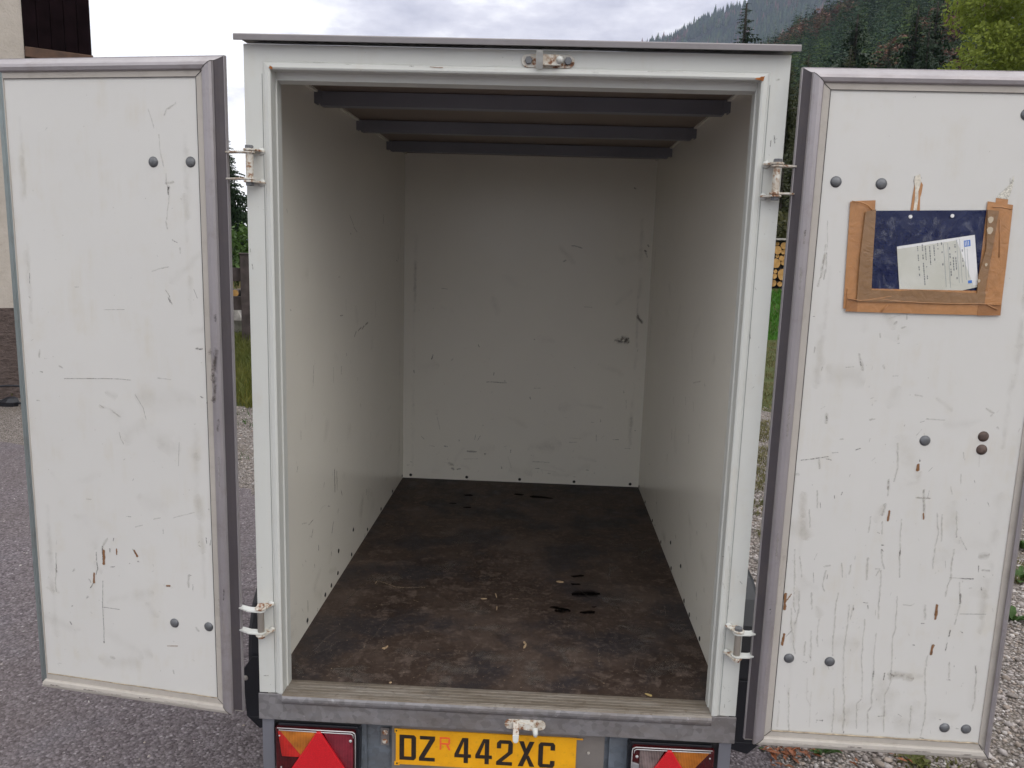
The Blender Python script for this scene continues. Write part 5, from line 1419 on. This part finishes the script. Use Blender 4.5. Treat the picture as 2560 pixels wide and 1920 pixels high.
zf_=hill('far_mountain',FAR,900,2500,1.25,26,FARF,np.linspace(-1.2,2.0,240),50,.006)
def massconif(name,zf,n,az0,az1,t0,t1,h0,h1,tiers,label,red=.12,k=7,fade=1.0):
    rn=np.random.default_rng(31); az=rn.uniform(az0,az1,n); t=np.sqrt(rn.uniform(t0*t0,t1*t1,n)); x,y,z=zf(az,t); h=rn.uniform(h0,h1,n)*np.where(rn.random(n)<.15,1.25,1); wd=h*rn.uniform(.15,.23,n)
    V=[];C_=[];nv=0;Fc=[]
    for j in range(tiers):
        f0=j/tiers; zb=z+h*(.06+.9*f0); zt=z+h*min(1,(f0+1.75/tiers)); r=wd*(1-f0)**.85
        a=rn.uniform(0,6.28,n)[:,None]+np.arange(k*2)[None]*np.pi/k; rr=r[:,None]*np.where(np.arange(k*2)%2==0,1,.45)[None]*rn.uniform(.7,1.2,(n,k*2))
        ring=np.stack([x[:,None]+np.cos(a)*rr,y[:,None]+np.sin(a)*rr,zb[:,None]-rr*.15+0*a],-1); top=np.stack([x,y,zt],-1)[:,None]
        V.append(np.concatenate([ring,top],1))
        base=(np.arange(n)*(2*k+1))[:,None]; i=np.arange(2*k)[None]; tri=np.stack([base+i,base+(i+1)%(2*k),np.broadcast_to(base+2*k,(n,2*k))],-1).reshape(-1,3); Fc.append(tri+nv); nv+=n*(2*k+1)
    col=np.array([[.018,.036,.018]])*rn.uniform(.6,1.7,(n,1))+np.array([[.012,.012,0]])*rn.random((n,1)); 
    fb=fbm(x,y,.02 if h0<14 else .03,8); isr=(fb>.55)&(rn.random(n)<.75)|(rn.random(n)<red*.3); col[isr]=np.array([.11,.058,.045])*rn.uniform(.6,1.25,(isr.sum(),1))
    lg=(~isr)&(rn.random(n)<.16); col[lg]=np.array([.055,.085,.025])*rn.uniform(.6,1.1,(lg.sum(),1))
    C_=np.concatenate([np.repeat(col,2*k+1,axis=0)]*tiers)
    return tag(npmesh(name,np.concatenate([v.reshape(-1,3) for v in V]),np.concatenate(Fc),TREEM,'stuff',C_),label,'forest')
g=G('hill_forest'); at=g.N.new('ShaderNodeAttribute'); at.attribute_name='Col'; g.set(at.outputs['Color'],.9,0,.15); TREEM=g.m
massconif('hillside_forest',zn,3200,.55,1.1,.0,1.02,8,15,5,'dark spruce forest continuing along the hillside to the right')
def massdetail(name,zf,n,az0,az1,t0,t1,protos,mat,label,sel=None,h0=9,h1=16,cols=None):
    rn=np.random.default_rng(77); az=rn.uniform(az0,az1,n); t=np.sqrt(rn.uniform(t0*t0,t1*t1,n)); x,y,z=zf(az,t)
    if sel is not None: k=sel(x,y,rn); x,y,z=x[k],y[k],z[k]
    n=len(x); which=rn.integers(0,len(protos),n); Vs=[];Fs=[];Cs=[];nv=0
    for pi,(PV,PF,PH) in enumerate(protos):
        k=np.where(which==pi)[0]; m_=len(k)
        if not m_: continue
        h=rn.uniform(h0,h1,m_)*np.where(rn.random(m_)<.12,1.25,1)/PH; w_=h*rn.uniform(.85,1.25,m_); a=rn.uniform(0,6.28,m_); ca,sa=np.cos(a)[:,None],np.sin(a)[:,None]
        X=(PV[None,:,0]*ca-PV[None,:,1]*sa)*w_[:,None]+x[k][:,None]; Y=(PV[None,:,0]*sa+PV[None,:,1]*ca)*w_[:,None]+y[k][:,None]; Z=PV[None,:,2]*h[:,None]+z[k][:,None]
        V=np.stack([X,Y,Z],-1).reshape(-1,3); F_=(PF[None]+(np.arange(m_)*len(PV))[:,None,None]+nv).reshape(-1,4); nv+=len(V); Vs.append(V);Fs.append(F_)
        c=cols(m_,rn); q=rn.uniform(.7,1.3,(m_,len(PV)//4)); Cs.append((c[:,None,None,:]*q[:,:,None,None]*np.ones((1,1,4,1))).reshape(-1,3))
    return tag(npmesh(name,np.concatenate(Vs),np.concatenate(Fs),mat,'stuff',np.concatenate(Cs)),label,'forest')
pr=[]
for sd_ in (5,6,7):
    V_,F_=conifer(10,1.7,13,sd_,4,5,7); pr.append((V_,F_,10))
def ccol(m_,rn):
    c=np.array([[.026,.046,.027]])*rn.uniform(.6,1.6,(m_,1)); k=rn.random(m_)<.2; c[k]=np.array([.070,.105,.036])*rn.uniform(.6,1.1,(k.sum(),1)); return c
massdetail('spruce_forest',zn,1500,.17,.62,.12,1.02,pr,TREEM,'dark green spruce forest covering the near hillside',cols=ccol)
pr2=[]
for sd_ in (15,16):
    V_,F_=leafcloud([(0,0,5.5,2.6),(1.2,.4,4.2,1.9),(-1.3,.2,4.6,1.9),(.2,-.6,7.4,1.8)],230,.55,sd_); pr2.append((V_,F_,9))
def rcol(m_,rn): return np.array([[.15,.085,.060]])*rn.uniform(.6,1.2,(m_,1))
massdetail('russet_wood',zn,1300,.18,.60,.15,1.02,pr2,TREEM,'reddish brown bare beech patches among the hillside spruces',sel=lambda x,y,rn:(fbm(x,y,.03,8)>.35),h0=7,h1=10,cols=rcol)
massconif('mountain_forest',zf_,12000,.02,.42,.25,1.01,15,26,2,'distant conifer forest covering the far mountain',k=4)
# ================================================================== AIR
if HAZE:
    g=G('valley_haze'); g.N.remove(g.b); vol=g.N.new('ShaderNodeVolumePrincipled'); g.L(vol.outputs[0],g.o.inputs['Volume'])
    vol.inputs['Color'].default_value=(.60,.68,.98,1); vol.inputs['Density'].default_value=HAZE
    for l in list(g.t.links):
        if l.to_socket.name=='Surface': g.t.links.remove(l)
    mb=MB(); mb.box(-3700,3700,-3700,3700,-8,1300); o=mb.build('haze',g.m,kind='stuff'); tag(o,'thin bluish valley haze in front of the far mountain','haze')
